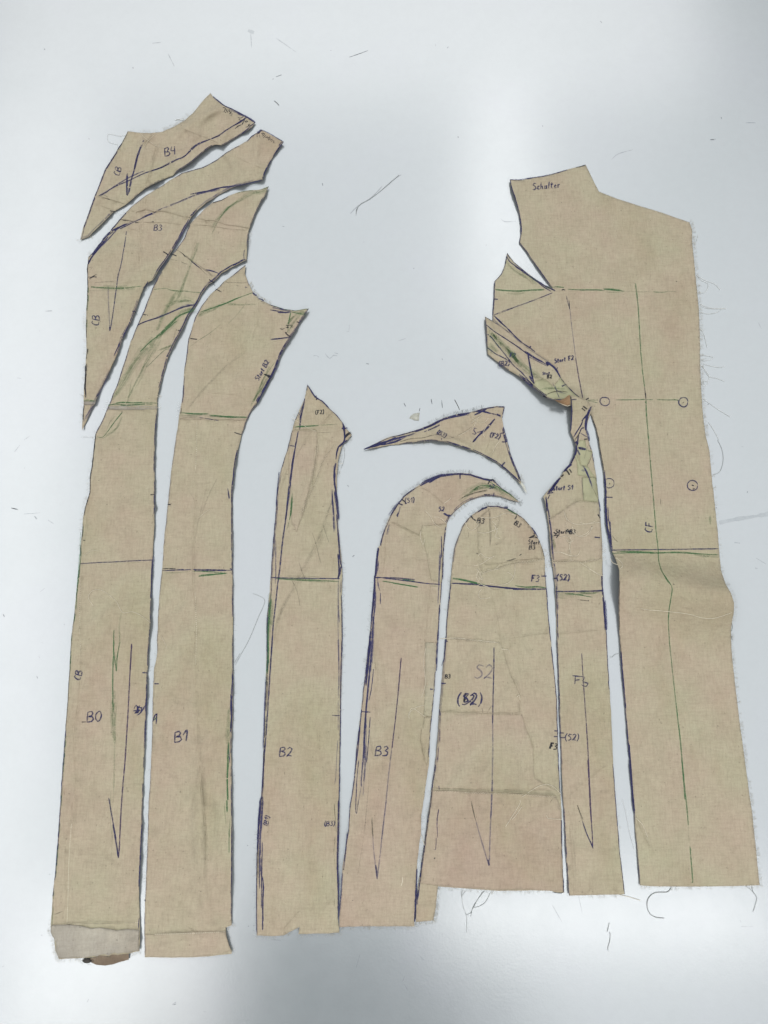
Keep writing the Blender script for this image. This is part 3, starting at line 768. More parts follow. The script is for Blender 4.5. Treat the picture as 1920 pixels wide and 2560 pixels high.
root, zf, hz = piece('pattern_piece', 'long calico back piece marked B0 with violet arrow and grey frayed hem, leftmost strip', o0, seed=3, step=8, crumple=.0017,
 bumps=[(386,1200,14,260,0,4), (372,1600,12,180,0,4), (352,2200,12,170,0,5), (618,590,14,70,8,5), (560,690,70,14,-32,6), (440,850,16,90,26,6), (240,2380,90,22,0,6), (640,500,20,30,20,3),
        (300,1130,40,60,10,1.2), (230,2260,18,90,4,1.2), (300,2290,20,80,-5,1.2)],
 folds=[lambda x,y: 1.6*math.exp(-((y-1016)/5)**2) if x<393 else 0],
 creases=[('E',1.5,4,'495,910 560,912 640,915 740,908 820,915 920,922 1005,925'), ('Q',.35,2.4,'400,0 350,200 320,420 300,620 285,760 270,980 262,1200 268,1380 270,1650'), ('U',.4,2.6,'335,0 340,180 320,480 290,720 280,900 295,1150 290,1350 270,1650'),
          ('U',.3,2.2,'260,1340 255,1500 220,1650'), ('C',.5,2.6,'1250,640 1260,700 1250,760'), ('D',.8,2.6,'170,195 260,212 270,265 285,215 360,220 480,260 600,275 735,300'), ('D',.4,2.2,'100,260 300,270 480,300 700,320'),
          ('D',.35,2.4,'195,310 150,470 110,620 60,760'), ('D',.7,2.6,'240,430 280,450 320,495'), ('E',.5,3,'1210,80 1190,240 1150,340'), ('X',.5,2.6,'100,840 250,835 400,825 600,822 810,815'), ('X',.4,3,'215,0 210,300 215,500 230,700'), ('C',.3,2.4,'1140,650 1250,640')],
 seams=[('X','120,835 300,830 500,826 700,820 815,815'), ('X','260,0 240,300 232,600 225,820'), ('Q','270,900 262,1200 270,1500')],
 marks='''
E g 2.2*2 495,890 560,870 640,858 760,860 880,858 1010,862
E g 2*2 500,880 600,875 700,880 860,870 960,875
E G 4*4 540,830 600,720 720,520 830,330 960,180
E G 5*5 560,800 680,620 760,480 900,300 1080,120
E g 2.4*2 830,330 940,220 1090,110 1210,10
E G 3*4 680,870 740,740 820,580 880,460 960,330
E G 4*3 820,600 900,420 980,280 1100,60
E G 3*3 1010,320 1090,290 1170,260
E g 1.6 900,490 1000,390 1090,310 1140,300
E G 3 700,860 720,760 740,620
E g 1.8*2 380,1210 440,1215 490,1160 560,1060 640,960
E G 2.6*3 440,1230 520,1180 580,1120 640,1000
E G 2.4*2 490,1130 520,1060 580,990
E P 3*2 1120,300 1180,180 1210,60
C G 4*4 1150,1100 1230,1000 1300,830 1350,680
C G 5*3 1000,1350 1080,1180 1180,1000 1240,930
C G 5*4 880,1560 1000,1430 1150,1290 1250,1180 1400,1130
C g 2.6*3 1000,1410 1120,1310 1240,1200 1400,1130
C G 3*4 1100,1110 1200,1070 1330,1050 1400,1080
C g 1.6 970,930 1090,915 1150,935 1280,945 1380,955 1470,962
C G 3*2 1140,935 1220,945 1330,940
C n 3*2 812,1292 900,1255 1040,1210 1180,1150 1280,1110 1400,1085
C m 2.6*2 1000,1215 1160,1155 1250,1110
C m 2*2 1240,1110 1330,1090 1400,1088
C k 2.6 860,1184 885,1190 912,1195
C k 2.8 1148,558 1180,568 1208,580
C p 1.8 1145,615 1180,622 1215,628
C p 1.8 1255,640 1290,655 1320,665
C p 1.6*2 1190,510 1260,545 1330,610 1440,690 1520,740 1580,800
C k 1.6 1270,555 1300,590
C n 2*2 1365,640 1400,665 1440,700
C n 2 1510,725 1570,735 1640,760
C P 2 1400,640 1500,730 1560,790
C G 3*3 1340,700 1400,560 1440,440
C k 2.6 1206,1346 1225,1352 1250,1358
C k 2.6 1546,825 1570,840 1598,858
C k 2 1180,460 1240,370 1290,290
D p 1.6*2 0,535 100,610 200,700 280,780
D n 2*2 120,640 160,670 205,705
D n 2 265,722 320,730 400,760
D P 2 200,700 270,760 330,810
B G 4*4 340,1530 430,1400 560,1290 700,1200 800,1160
B g 1.8*2 400,1440 500,1330 600,1250
B G 5*3 760,1165 830,1150 900,1120
B G 2.5*2 330,1600 400,1460 500,1330
D P 2 195,310 160,480 110,620
D k 2.6 302,824 330,845 352,858
D n 2 668,520 662,560 664,610
D G 3*3 0,1050 60,1040 130,1050
D G 4*3 0,1160 60,1140 140,1120
D g 2*2 0,1190 80,1160 140,1140
D n 2.6*2 0,1118 60,1100 140,1085
Q k 3 849,188 884,185
Q n 2.4 262,760 400,752 560,745 740,735 870,730
Q G 2 540,755 700,752 800,746
Q n 3 872,695 870,735 866,800
Q n 2 866,760 860,900 852,1050
Q g 1.8*3 548,1310 545,1420 550,1550 570,1650
Q g 1.6 600,1410 575,1520 565,1650
Q G 4*2 610,1170 590,1280 590,1420 560,1580
Q v 3 694,1425 688,1530 680,1655
Q k 1.4 290,565 310,568
Q g 2*2 270,500 262,740 248,900 230,1140
U v 3.4 760,32 745,300 730,600 705,1000 680,1300 660,1650
U n 3 570,1310 600,1480 632,1655
U g 2*3 615,0 608,200 605,420 610,600
U g 1.8 620,100 632,260 645,120 660,20
U G 6*3 620,420 610,640 620,860
U G 3*2 640,500 625,720 620,1000 615,1180 605,1350
U G 2.4 585,1260 585,1500 600,1650
U n 3 848,271 888,271
U n 2.6 885,375 880,600 872,850
U n 3*3 780,570 800,540 810,600 790,600 825,545
U n 3*2 775,590 830,580 790,610
U n 3*2 810,620 840,600 845,560 820,560
U m 2.6*2 840,600 868,560
U m 3*2 820,615 875,540
U k 1.6 345,680 380,680
X n 4 605,0 625,120 645,240 650,280
X v 3.4 668,0 660,150 652,280
X n 4 640,200 648,285
X n 3.2 845,0 830,300 820,520
X G 2.4 600,0 595,280
X P 2 590,280 595,420
X p 2 120,752 185,725
X n 2.2 820,880 818,965
X n 2 822,780 815,870
Q p 1.2 700,1110 705,1130''',
 texts=[('B0', 218, 1779, 26, 3, 'n', 2.6), ('CB', 185, 1697, 17, 80, 'n', 2.6)],
 edges=[('n',2,1,.2,1,(474,561),(381,719)), ('n',2.2,1,.1,1,(381,719),(285,978)), ('n',2,1,.05,1,(285,978),(238,1084)), ('k',2.6,1,.12,1,(238,1084),(201,1390)), ('g',2,1,.25,2,(206,1315),(173,1677)), ('k',1.4,1,.1,.8,(199,1409),(163,1826)),
        ('n',2.6,1,.02,1,(163,1826),(131,2240)), ('g',1.6,1,.35,3,(163,1826),(127,2320)), ('n',2.2,1,.15,1,(354,2060),(380,1400)), ('n',2.2,1,.05,1,(385,1330),(392,1031)), ('n',2.6,3,.1,1.6,(398,968),(521,709)), ('n',2.6,4,.1,2,(521,709),(614,651)),
        ('n',1.8,1,.2,1,(617,615),(670,468)), ('k',2,1,.3,1,(570,490),(532,506)), ('g',1.3,1,.3,1,(670,467),(592,481))],
 fray=[((224,1197),(206,1315),16,11,'fuzz'), ((127,2310),(146,2397),40,9,'fuzz'), ((146,2397),(348,2378),60,8,'fuzz'), ((393,1030),(393,985),10,10,'w'), ((268,1021),(275,1005),5,12,'lint'), ((621,577),(616,649),14,6,'fuzz'), ((238,1084),(199,1409),30,5,'fuzz'), ((377,1560),(366,1760),8,6,'fz2'), ((354,2060),(347,2216),8,8,'fz2')],
 overlays=[('hem_turnup','grey',.0005,[(128,2314),(160,2312),(200,2315),(228,2322),(250,2320),(290,2326),(320,2323),(348,2326),(346,2350),(347,2376),(335,2378),(323,2382),(308,2382),(293,2384),(286,2381),(278,2384),(271,2389),(262,2385),(252,2386),(243,2391),(235,2389),(212,2394),(190,2393),(168,2396),(148,2395),(143,2384),(139,2373),(141,2360),(137,2349),(131,2341),(128,2331)],.0009,'soiled grey turned-up hem'),
           ('seam_tuck','grey',.0005,[(272,1016),(320,1014),(392,1017),(392,1023),(300,1024),(270,1023)],.0003)])
# inside of the hem beneath the torn edge, its shade painted in as brown
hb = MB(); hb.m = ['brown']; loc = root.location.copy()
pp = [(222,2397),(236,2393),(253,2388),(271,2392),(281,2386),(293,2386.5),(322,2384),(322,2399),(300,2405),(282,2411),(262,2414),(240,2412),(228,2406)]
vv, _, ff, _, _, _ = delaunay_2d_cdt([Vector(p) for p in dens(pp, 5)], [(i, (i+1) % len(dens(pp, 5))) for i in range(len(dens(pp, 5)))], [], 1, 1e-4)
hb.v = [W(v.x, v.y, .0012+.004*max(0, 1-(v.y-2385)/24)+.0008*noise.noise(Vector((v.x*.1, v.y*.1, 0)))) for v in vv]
hb.f = [tuple(reversed(f)) for f in ff]; hb.mi = [0]*len(hb.f)
q = hb.build('inner_hem', root, loc); q['label'] = 'inside of the hem, shade painted brown'
thread_obj('frayed_thread', None, pts('Q', '375,1110 335,1040 370,985 440,980 520,1030 570,1080 620,1165 700,1160 770,1190 850,1250'), parent=root, loc=loc, zf=zf, mat='w', r=.00028)
thread_obj('frayed_thread', None, pts('Q', '300,700 330,670 370,650 420,655'), parent=root, loc=loc, zf=zf, mat='w', r=.00022)
# dark fluff caught under the hem
c_ = W(218, 2401, .002)
fm = MB(); rnd = random.Random(5)
ring = 10; rows = 6
for i in range(rows+1):
    a = math.pi*i/rows
    for j in range(ring):
        b_ = 2*math.pi*j/ring; k = 1+.22*noise.noise(Vector((i*1.3, j*1.1, 0)))
        fm.v.append(c_+Vector((math.cos(a)*.0058*k, math.sin(a)*math.cos(b_)*.0030*k, math.sin(a)*math.sin(b_)*.0022*k+.001)))
for i in range(rows):
    for j in range(ring): fm.f.append((i*ring+j, i*ring+(j+1) % ring, (i+1)*ring+(j+1) % ring, (i+1)*ring+j)); fm.mi.append(0)
fm.m = ['dark']
for i in range(26):
    a = rnd.uniform(0, 6.28); p0 = c_+Vector((rnd.uniform(-.004, .004), rnd.uniform(-.002, .002), .001)); fm.tube([p0, p0+Vector((math.cos(a)*.004, math.sin(a)*.002, .001)), p0+Vector((math.cos(a+.5)*.006, math.sin(a+.5)*.003, 0))], .00012, 'dark', 3)
q = fm.build('lint_clump', None, c_); q['label'] = 'small dark fluffy lump poking out under the bottom-left hem'; q['category'] = 'lint'

# ---- long piece "B1"
o1 = [(614,661.5),(611.5,683),(621,707),(633,731.5),(647.7,748.3),(674,760.4),(710.4,772.5),(739,776),(772,771),(761,789),(727.3,842.4),(703,884),(686.3,930),(664.6,968.8),(643,1005),(628.4,1029),
 (616.4,1050.8),(604.3,1087),(594.7,1125.5),(587.4,1161.7),(584,1198),(581,1225),(581,1376),(581,1436),(582.6,1541.7),(582.6,1677),(582,1781),(578,1871),(579.2,1992),(580.7,2097),(579,2210.7),(579,2313),
 (564,2319),(565.6,2340),(573,2364),(579,2376.5),(579,2384),(540,2389),(492,2393),(430,2394),(362,2393),(360.7,2301),(365,2195.6),(369.7,2090),(371,2022),(375.8,1946.6),(380.3,1841),(381.8,1750.7),(384.8,1675),
 (392.3,1639),(392.8,1602),(395.8,1526.6),(400.3,1466),(405.7,1421),(409.3,1361),(415.4,1300.6),(421.4,1240),(427.4,1184),(437,1113),(445.4,1060),(449,1034),(456.2,993),(461,920.6),(465.9,891.6),
 (470.7,848),(480.3,819),(487.6,794),(506.8,760.4),(526,736.3),(547.8,717),(558.5,705),(585,685.7)]
root, zf, hz = piece('pattern_piece', 'long calico piece marked B1 with green pencil on its right edge, second strip from left', o1, seed=4, step=8, crumple=.0017,
 bumps=[(722,850,18,80,30,11), (650,990,12,60,32,4), (590,1150,12,90,5,5), (584,1400,10,140,0,3), (584,1700,12,200,0,4), (582,2100,14,220,0,7), (470,2388,120,16,0,5), (500,1300,30,120,0,1.5), (640,738,20,14,30,4),
        (540,2200,18,120,4,3)],
 folds=[lambda x,y: 9*math.exp(-((x-(497+.03*(y-1900)))/(24 if x < 497 else 12))**2)*math.exp(-((y-2090)/170)**2), lambda x,y: 5.0*math.exp(-((x-(528+.02*(y-1900)))/9)**2)*math.exp(-((y-2060)/110)**2),
        lambda x,y: 1.5*math.exp(-((x-560+.35*(y-1200))/16)**2)*math.exp(-((y-1240)/90)**2), lambda x,y: 1.3*math.exp(-((y-1045)/5)**2) if x < 620 else 0,
        lambda x,y: 1.6*math.exp(-((x-(430+.2*(y-2200)))/12)**2)*math.exp(-((y-2250)/80)**2)],
 creases=[('F',1.1,4,'0,1030 60,1020 160,1030 300,1030 420,1038 560,1035 690,1042'), ('F',.4,2.6,'165,1050 170,1250 160,1450 165,1650'), ('Q',.45,2.6,'1228,0 1220,250 1210,460 1205,700 1200,900 1220,1100 1228,1300 1222,1650'),
          ('U',.45,2.6,'1285,0 1290,300 1300,560 1310,800 1320,1050 1335,1250 1355,1450 1375,1650'), ('F',.35,2.6,'300,770 400,765 560,780 680,830 740,860'), ('X',.5,3,'1160,870 1260,880 1310,890 1310,860'), ('X',.5,2.6,'870,915 1100,910 1300,900 1540,890'), ('D',.4,2.4,'940,1150 950,1350 935,1500'), ('D',.35,2.4,'820,1040 810,1200 750,1450'), ('X',.4,2.6,'1380,0 1375,300 1340,520')],
 seams=[('X','880,915 1100,912 1300,905 1540,893'), ('Q','1220,1000 1230,1300 1224,1600'), ('F','175,1060 172,1300 160,1560')],
 marks='''
D g 3*3 205,1165 330,1120 450,1080 620,1010 750,962
D G 5*3 195,1195 320,1140 440,1090
D G 4*2 190,1195 260,1150 330,1110
D p 1.6 470,850 560,855 640,860 700,855
D p 1.6 470,845 510,862
D p 1.6 585,888 605,890
D n 2 672,903 698,907
D n 3*2 752,960 775,985 795,992
D n 2.4*3 815,1020 850,1030 870,1040 840,1045
D k 2.8 368,922 400,938 432,955
D G 2.4*3 420,1060 600,1085 800,1080
D G 3 690,1060 600,1180 500,1280
D k 3 108,1436 140,1440 178,1446
D G 2.6*2 90,1530 200,1450 320,1370 420,1290
D n 2.4*2 932,1138 1000,1150 1080,1162
D n 2.4*2 1015,1168 1100,1168 1150,1160
D m 2.4*2 960,1110 1060,1135 1180,1165
D g 2.6*2 1145,1165 1135,1220 1118,1285
D G 4*4 1120,1290 1160,1230 1220,1170
D G 5*3 1230,1180 1270,1160 1300,1190
D g 1.8*2 1150,1160 1230,1180 1300,1195
D G 3*3 1125,1380 1170,1290 1240,1200
D G 5*2 1125,1300 1120,1370
D k 3 1208,1262 1240,1272
D k 2.4 1098,1300 1170,1296
D k 2.6 1118,1300 1112,1328
D k 2.2 1098,1322 1130,1320
D k 2 1145,1298 1165,1300 1150,1318 1175,1316
D k 2 1035,1335 1060,1328 1045,1345 1070,1338 1085,1330
D n 3.4*2 940,1445 1040,1435 1145,1422
D k 4 1092,1370 1110,1395 1145,1420
D P 2*2 845,1530 950,1475 1100,1440
D P 1.8 540,1650 620,1600 700,1550
F P 3*3 60,940 160,820 280,680 380,570 500,450 680,340
F P 4*2 100,900 180,780 330,620 480,470
F k 4*2 875,565 940,588 955,560
F k 3 915,600 925,570 890,565
F k 3 925,615 940,600
F m 2.2*2 975,520 1000,490 1000,520
F G 3*4 730,900 800,760 850,640 920,480
F G 4*3 760,840 850,700 900,600
F G 3*2 900,560 960,470 980,440
F p 2 820,740 850,640 870,590
F n 3*3 800,860 870,730 930,610
F g 3*3 10,962 150,970 300,975
F g 3*4 300,985 420,995 560,1003 700,1010
F G 4*2 0,985 200,1000
F n 1.8 200,1010 290,1025 400,1042
F p 2 0,1020 100,1008 200,1012
F k 3 562,1165 600,1178 640,1190
Q k 3 992,270 1018,271
Q n 3*2 1490,135 1498,175 1505,215
Q n 2.4*2 948,818 1060,815 1190,810
Q n 2.6*2 1200,808 1350,810 1525,815
Q g 2*2 1200,822 1350,830 1490,840
Q g 3*3 1250,862 1340,855 1480,840
Q G 3*2 970,835 1080,832 1180,825
Q k 1.4 950,802 1060,800
Q n 3 1508,800 1526,810
Q P 3*3 1310,140 1270,330 1240,450 1215,580
Q P 4*2 1400,60 1330,200 1280,340
Q P 2*2 1130,80 1180,180 1215,240
Q P 3 1000,30 1010,60
U n 3 948,363 984,363
U n 3*3 935,680 950,630 970,612 960,660
U n 3.4 972,610 962,698
U m 3 935,640 960,650 940,670
U g 1.8*2 945,660 970,640
U m 3*2 1600,300 1590,450 1580,620
U n 3*3 1582,450 1590,620 1580,760
U g 3*3 1565,850 1560,1000 1555,1180 1560,1330
U G 4*4 1570,560 1560,800 1555,1000
U g 3*2 1545,1330 1550,1430
U G 4*2 1575,1480 1570,1640
U n 2 1560,870 1575,1020
U G 3*2 1530,1350 1540,1530
X g 2.4 1568,40 1568,240
X n 2.6 1590,0 1588,500
X k 3 870,625 871,638
''',
 texts=[('Start B2', 636, 946, 12, 60, 'n', 2.3), ('B1', 436, 1829, 27, 6, 'n', 2.6)],
 edges=[('n',1.6,1,.25,1,(614,661),(506,760)), ('n',2,1,.1,1,(506,760),(461,920)), ('n',3,1,.02,1.2,(461,940),(453,1010)), ('k',2.4,2,.35,1.5,(453,1010),(449,1034)), ('m',1.4,1,.3,1,(445,1060),(371,2022)), ('m',1.8,1,.2,1,(371,2022),(361,2390)),
        ('n',2.6,2,.1,1,(772,771),(664,968)), ('n',3,3,.1,1.4,(720,850),(643,1005)), ('n',1.8,1,.3,1,(633,731),(611,683)), ('g',2,1,.1,1,(674,760),(772,771)), ('n',2.4,1,.15,1.2,(674,760),(739,776)),
        ('n',1.8,1,.2,1,(643,1005),(604,1087)), ('n',3,2,.05,1.4,(594,1125),(581,1376)), ('n',2.2,1,.1,1,(581,1376),(582,1677)), ('n',3,2,.1,1.6,(582,1677),(578,1871)), ('n',2.2,1,.15,1,(578,1871),(579,2300))],
 fray=[((620,705),(674,760),60,10,'fuzz'), ((453,1040),(449,1010),8,12,'lint'), ((579,2313),(579,2376),16,6,'fuzz'), ((582,1541),(579,1992),26,6,'fz2'), ((428,1185),(370,2100),10,6,'fuzz'), ((362,2200),(362,2110),10,10,'fz2')],
 overlays=[('seam_tuck','cloth2',.0004,[(449,1040),(500,1038),(560,1043),(612,1047),(610,1051),(540,1050),(448,1048)],.0003),
           ('hem_turnup','cloth2',.0006,[(361,2336),(430,2333),(500,2330),(563,2328),(565,2340),(572,2364),(578,2378),(540,2387),(492,2391),(430,2392),(362,2391)],.0004,'turned-up hem, slightly browner')])
thread_obj('frayed_thread', None, pts('Q', '940,1360 965,1410 988,1465'), parent=root, loc=root.location, zf=zf, mat='w')
thread_obj('frayed_thread', None, pts('Q', '1250,380 1290,345 1340,310'), parent=root, loc=root.location, zf=zf, mat='w')
thread_obj('frayed_thread', None, pts('U', '1615,190 1659,110'), parent=root, loc=root.location, mat='thr', r=.0002)

# ---- strip "B2"
o2 = [(768.7,962.2),(786.8,989),(806,1003.7),(823,1020.6),(842.3,1037.4),(856.7,1056.7),(866.4,1072.4),(879.6,1086.9),(868.8,1100),(856.7,1109.8),(850.7,1129),(844.7,1155.6),(842.3,1189.3),(841.5,1240),
 (845.6,1315.6),(853,1391),(856,1436),(854.7,1481.4),(856,1572),(854.7,1677),(851.7,1781),(850,1871),(848.6,1961.7),(848.6,2050),(846.5,2110),(844.3,2162.8),(845.3,2228),(845,2302.7),(848,2325.5),(847,2331),(821,2333.7),(782,2334),
 (746,2335.5),(749,2317),(738,2323),(726.5,2328.8),(710,2338.5),(677.7,2340.5),(641.8,2338.5),(640.5,2260),(641,2195),(641.8,2130),(645.2,2067),(652.7,1991.8),(657.3,1901.4),(660.3,1811),(664.8,1705.5),(666.3,1600),
 (666.3,1556.7),(673.8,1481),(676.9,1436),(682.9,1348.8),(687.4,1300.6),(692,1240),(699,1188),(706,1160.4),(718,1124),(730,1077),(736,1056.7),(745.8,1030),(761.5,996.4)]
root, zf, hz = piece('pattern_piece', 'calico strip marked B2 with a pointed tip and wavy inked edge, third from left', o2, seed=5, step=8,
 bumps=[(866,1090,16,30,-30,6), (846,1240,10,160,0,4.5), (850,1150,12,40,0,4), (700,1190,10,80,10,5.5), (745,1040,10,50,20,4), (848,2150,10,120,0,4), (760,1200,30,60,10,1.4), (740,2200,40,60,0,1), (830,1030,14,26,-40,4)],
 folds=[lambda x,y: 1.0*math.exp(-((y-1084)/5)**2) if x < 860 else 0, lambda x,y: 2.0*math.exp(-((x-(790-.26*(y-1130)))/9)**2)*math.exp(-((y-1210)/110)**2)],
 creases=[('G',.8,3,'120,735 200,725 380,735 382,880 378,960 360,1080 345,1200 320,1340 270,1450 220,1600'), ('G',.6,2.6,'560,880 500,960 440,1060 400,1180 340,1330 280,1460 230,1659'), ('G',.5,2.6,'500,880 470,960 440,1000'), ('G',.5,2.6,'540,860 560,900 520,940'), ('G',.6,3,'550,530 480,610 430,660'), ('G',.4,2.4,'255,420 275,560 290,670'),
          ('G',.4,2.6,'420,770 480,830 560,850 640,860'), ('R',.4,2.6,'620,335 700,340 800,380'), ('V',.4,2.6,'370,840 450,855 560,910'), ('V',.3,2.6,'215,1050 220,1400 260,1650'), ('Y',.3,2.6,'300,480 310,740 310,1030'), ('Y',.4,2.6,'540,830 470,900 370,1020')],
 marks='''
G n 3.2*2 285,258 360,370 440,430 505,495
G k 3 355,382 380,372
G k 3 372,408 400,398
G k 3 366,378 362,390
G k 3 385,398 378,412
G n 3.6*2 255,400 240,490 215,600 203,725
G n 3.6 190,735 160,900 130,1090 105,1300 80,1500 60,1659
G n 3.4*2 165,850 150,960 120,1130 110,1200
G m 2 230,480 190,600
G n 2 245,450 200,570
G n 3 90,884 158,895
G g 3*3 150,695 230,690 320,685 400,680
G G 3*2 400,675 500,672 600,665
G p 1.4 390,752 450,752 515,750
G n 3.6*3 700,830 650,860 610,900 590,960 580,1030
G n 4*3 650,650 665,720 670,780 665,840 620,900
G n 3*2 640,712 700,708
G k 4*2 740,755 700,780 665,820
G n 3*3 575,1060 560,1160 560,1240 575,1350 595,1500 600,1650
G m 3*4 555,1100 570,1200 560,1300
G n 2.4*3 540,1340 545,1480 560,1600
G m 3*4 560,1350 580,1480 600,1620
G P 3*4 330,740 260,830 200,950 160,1020
G P 4*4 110,1020 80,1130 40,1230 0,1350
G P 5*2 545,530 480,620 430,670
G P 3*3 540,1480 500,1580 470,1659
G g 3*2 125,1415 115,1500 105,1600
G g 2 128,1380 118,1480
R n 3.6 425,0 400,180 380,380 350,600 330,800 310,950 295,1100 275,1280 260,1500 250,1655
R n 2.6*2 325,0 305,200 300,290
R g 3*3 432,210 425,300 410,400
R G 3*2 410,400 390,480
R n 2.4 290,420 275,600 262,800
R m 2*2 285,500 290,640 295,800 292,930
R n 2.8 255,875 400,880 600,882 830,885
R g 2.4*2 300,885 450,895 640,900 820,908
R G 3*3 420,880 600,895 780,905
R p 1.4 390,862 550,865 660,868
R P 5*5 760,230 700,400 640,560 560,720
R P 6*6 740,420 660,600 540,780 440,940
R P 5*5 560,800 440,960 360,1100 300,1250
R P 4*4 420,1020 330,1190 280,1400
R P 3*3 420,430 480,450
R p 1.5 600,505 630,600 655,700 670,755
R p 1.5 690,440 715,520 738,585
R p 1.5 490,750 520,840 552,915
R p 1.6 425,890 470,980 498,1110
R m 3*4 765,170 775,350 780,500
R n 3*3 800,350 815,520 830,700 845,800
R n 3*3 810,680 820,800 815,890
R n 3*2 840,780 830,840 815,880
R m 2.4*2 815,880 815,1100 825,1250
R m 2 848,890 840,960 830,1000 835,900
R m 2.4 812,1100 815,1400 820,1655
R n 2 840,1020 845,1200 848,1500
R G 7*3 250,1000 240,1200 235,1400
R g 3*4 255,1050 235,1250 228,1450 235,1600
R m 3*3 225,1200 222,1400 225,1655
V n 3.4 268,0 250,250 235,500 215,800 195,1050 180,1300
V g 4*3 235,0 235,120 225,280
V G 4*2 220,280 215,420
V m 3*4 215,300 205,520 200,700 190,900
V n 3*3 200,900 190,1100 180,1320
V n 3*4 175,1300 160,1480 150,1650
V m 3*3 190,1300 180,1500 170,1650
V n 3.2 764,625 830,628
V m 2.4*2 812,0 820,250 815,480
V n 3 845,0 835,350 832,700 828,1000 820,1400 815,1655
V m 2 815,500 815,750
V m 2 812,830 800,1000 795,1130 785,1200
V p 1.8 780,1355 790,1480 800,1600
V P 3 240,1330 235,1650
Y n 3*4 215,0 205,200 195,400
Y m 3*4 235,0 215,250 215,450 225,570
Y n 3 215,350 210,680
Y n 3.4*2 222,560 240,640 235,800 235,1000
Y n 2.2*2 232,320 230,560 225,830
Y n 2.4 192,400 188,700 188,1010
Y k 3 190,600 191,612
Y n 3.4*2 818,0 812,300 808,500 815,700 815,850
Y n 2.6 815,560 820,700 815,920
Y p 1.6 785,30 795,180
Y p 1.5 790,280 780,420
Y G 2 795,280 785,500
Y p 1.5 788,755 785,820''',
 texts=[('(F2)', 788, 1026, 10, 5, 'k', 2), ('B2', 700, 1868, 23, 0, 'n', 2.4), ('(B1)', 658, 2062, 12, 78, 'n', 2), ('(B3)', 811, 2053, 12, 2, 'n', 2)],
 edges=[('n',2.2,1,.15,1,(768,962),(730,1077)), ('n',1.8,1,.1,1,(730,1077),(699,1188)), ('n',2.4,2,.1,1,(699,1188),(666,1556)), ('k',2,2,.15,1.5,(666,1556),(641,2195)), ('n',1.6,1,.25,1,(641,2195),(642,2338)), ('m',1.6,1,.3,1,(854,1481),(851,1781)), ('n',1.8,1,.2,1,(823,1020),(866,1072))],
 fray=[((879,1087),(842,1189),26,12,'fuzz'), ((641,2338),(746,2335),26,7,'fuzz'), ((746,2335),(847,2331),22,8,'fuzz'), ((853,1391),(851,1781),34,5,'fz2'), ((645,2067),(641,2330),16,4,'fz2'), ((745,1030),(730,1077),6,12,'fuzz')],
 overlays=[('seam_patch','cloth2',.0003,[(731,1077),(792,1077),(793,1110),(788,1160),(775,1215),(756,1290),(741,1330),(728,1300),(722,1200),(722,1120)],.0002)])
thread_obj('frayed_thread', None, pts('G', '120,600 200,650 300,710 380,740'), parent=root, loc=root.location, zf=zf, mat='w')
thread_obj('frayed_thread', None, pts('G', '655,870 670,960 660,1050 630,1130'), parent=root, loc=root.location, mat='thr', r=.0002)
thread_obj('frayed_thread', None, pts('G', '570,1060 610,1080 650,1070'), parent=root, loc=root.location, zf=zf, mat='w')
def zigzag(p, amp, step, root, zf, r=.00022):
    c_ = catmull(p, step); q = []
    for i, (x, y) in enumerate(c_):
        a = c_[max(0, i-1)]; b_ = c_[min(len(c_)-1, i+1)]; dx, dy = b_[0]-a[0], b_[1]-a[1]; L = math.hypot(dx, dy) or 1; k = amp*(1 if i % 2 else -1)*random.uniform(.4, 1.2)
        q.append((x-dy/L*k, y+dx/L*k))
    mb = MB(); mb.tube([W(x, y, zf(x, y)+.0005) for x, y in q], r, 'w', 3); mb.build('raw_seam_edge', root, root.location)
zigzag(pts('G', '382,880 375,980 358,1080 343,1200 315,1340 268,1450 215,1600'), 3.5, 3, root, zf)
zigzag(pts('G', '560,880 500,960 440,1060 400,1180 340,1330 280,1460 230,1600'), 2.5, 4, root, zf)
# ---- arched piece "B3"
oB = [(1036.6,2316),(1036.6,2304.9),(1039,2227),(1042,2171.8),(1046,2130),(1052,2083),(1053.3,2041.5),(1066.3,1950.8),(1072.3,1911.7),(1075.3,1836),(1083,1761),(1089,1685.6),(1093.4,1610),(1098,1550),
 (1101.2,1513.4),(1104.8,1460.4),(1108.4,1405),(1110.8,1368.8),(1114.5,1330),(1118,1308.5),(1124,1292.8),(1142.3,1273.7),(1159,1259.3),(1178.4,1249.6),(1207.4,1240),(1231.5,1239.5),(1253,1242.4),
 (1274.9,1249.6),(1299,1255.4),(1277.3,1235),(1255.6,1220.7),(1231.5,1199),(1209.8,1195.4),(1176.7,1184.4),(1153,1182.2),(1126,1183.5),(1098.9,1188.9),(1073.6,1198.8),(1050,1211.5),(1026.6,1226),
 (1008.5,1240.4),(992.2,1260.3),(977.8,1283.8),(967,1307.3),(956,1334.4),(949.7,1363.4),(944.6,1369),(940.6,1400),(936,1442),(928.5,1541.7),(915,1662),(910.4,1705.5),(901.4,1786.9),(890.8,1871),(884.8,1946.6),(874.3,2022),
 (869.7,2081.4),(856.7,2162.8),(852,2253.9),(848.5,2290),(848.3,2318),(900,2316),(970.6,2315.8)]
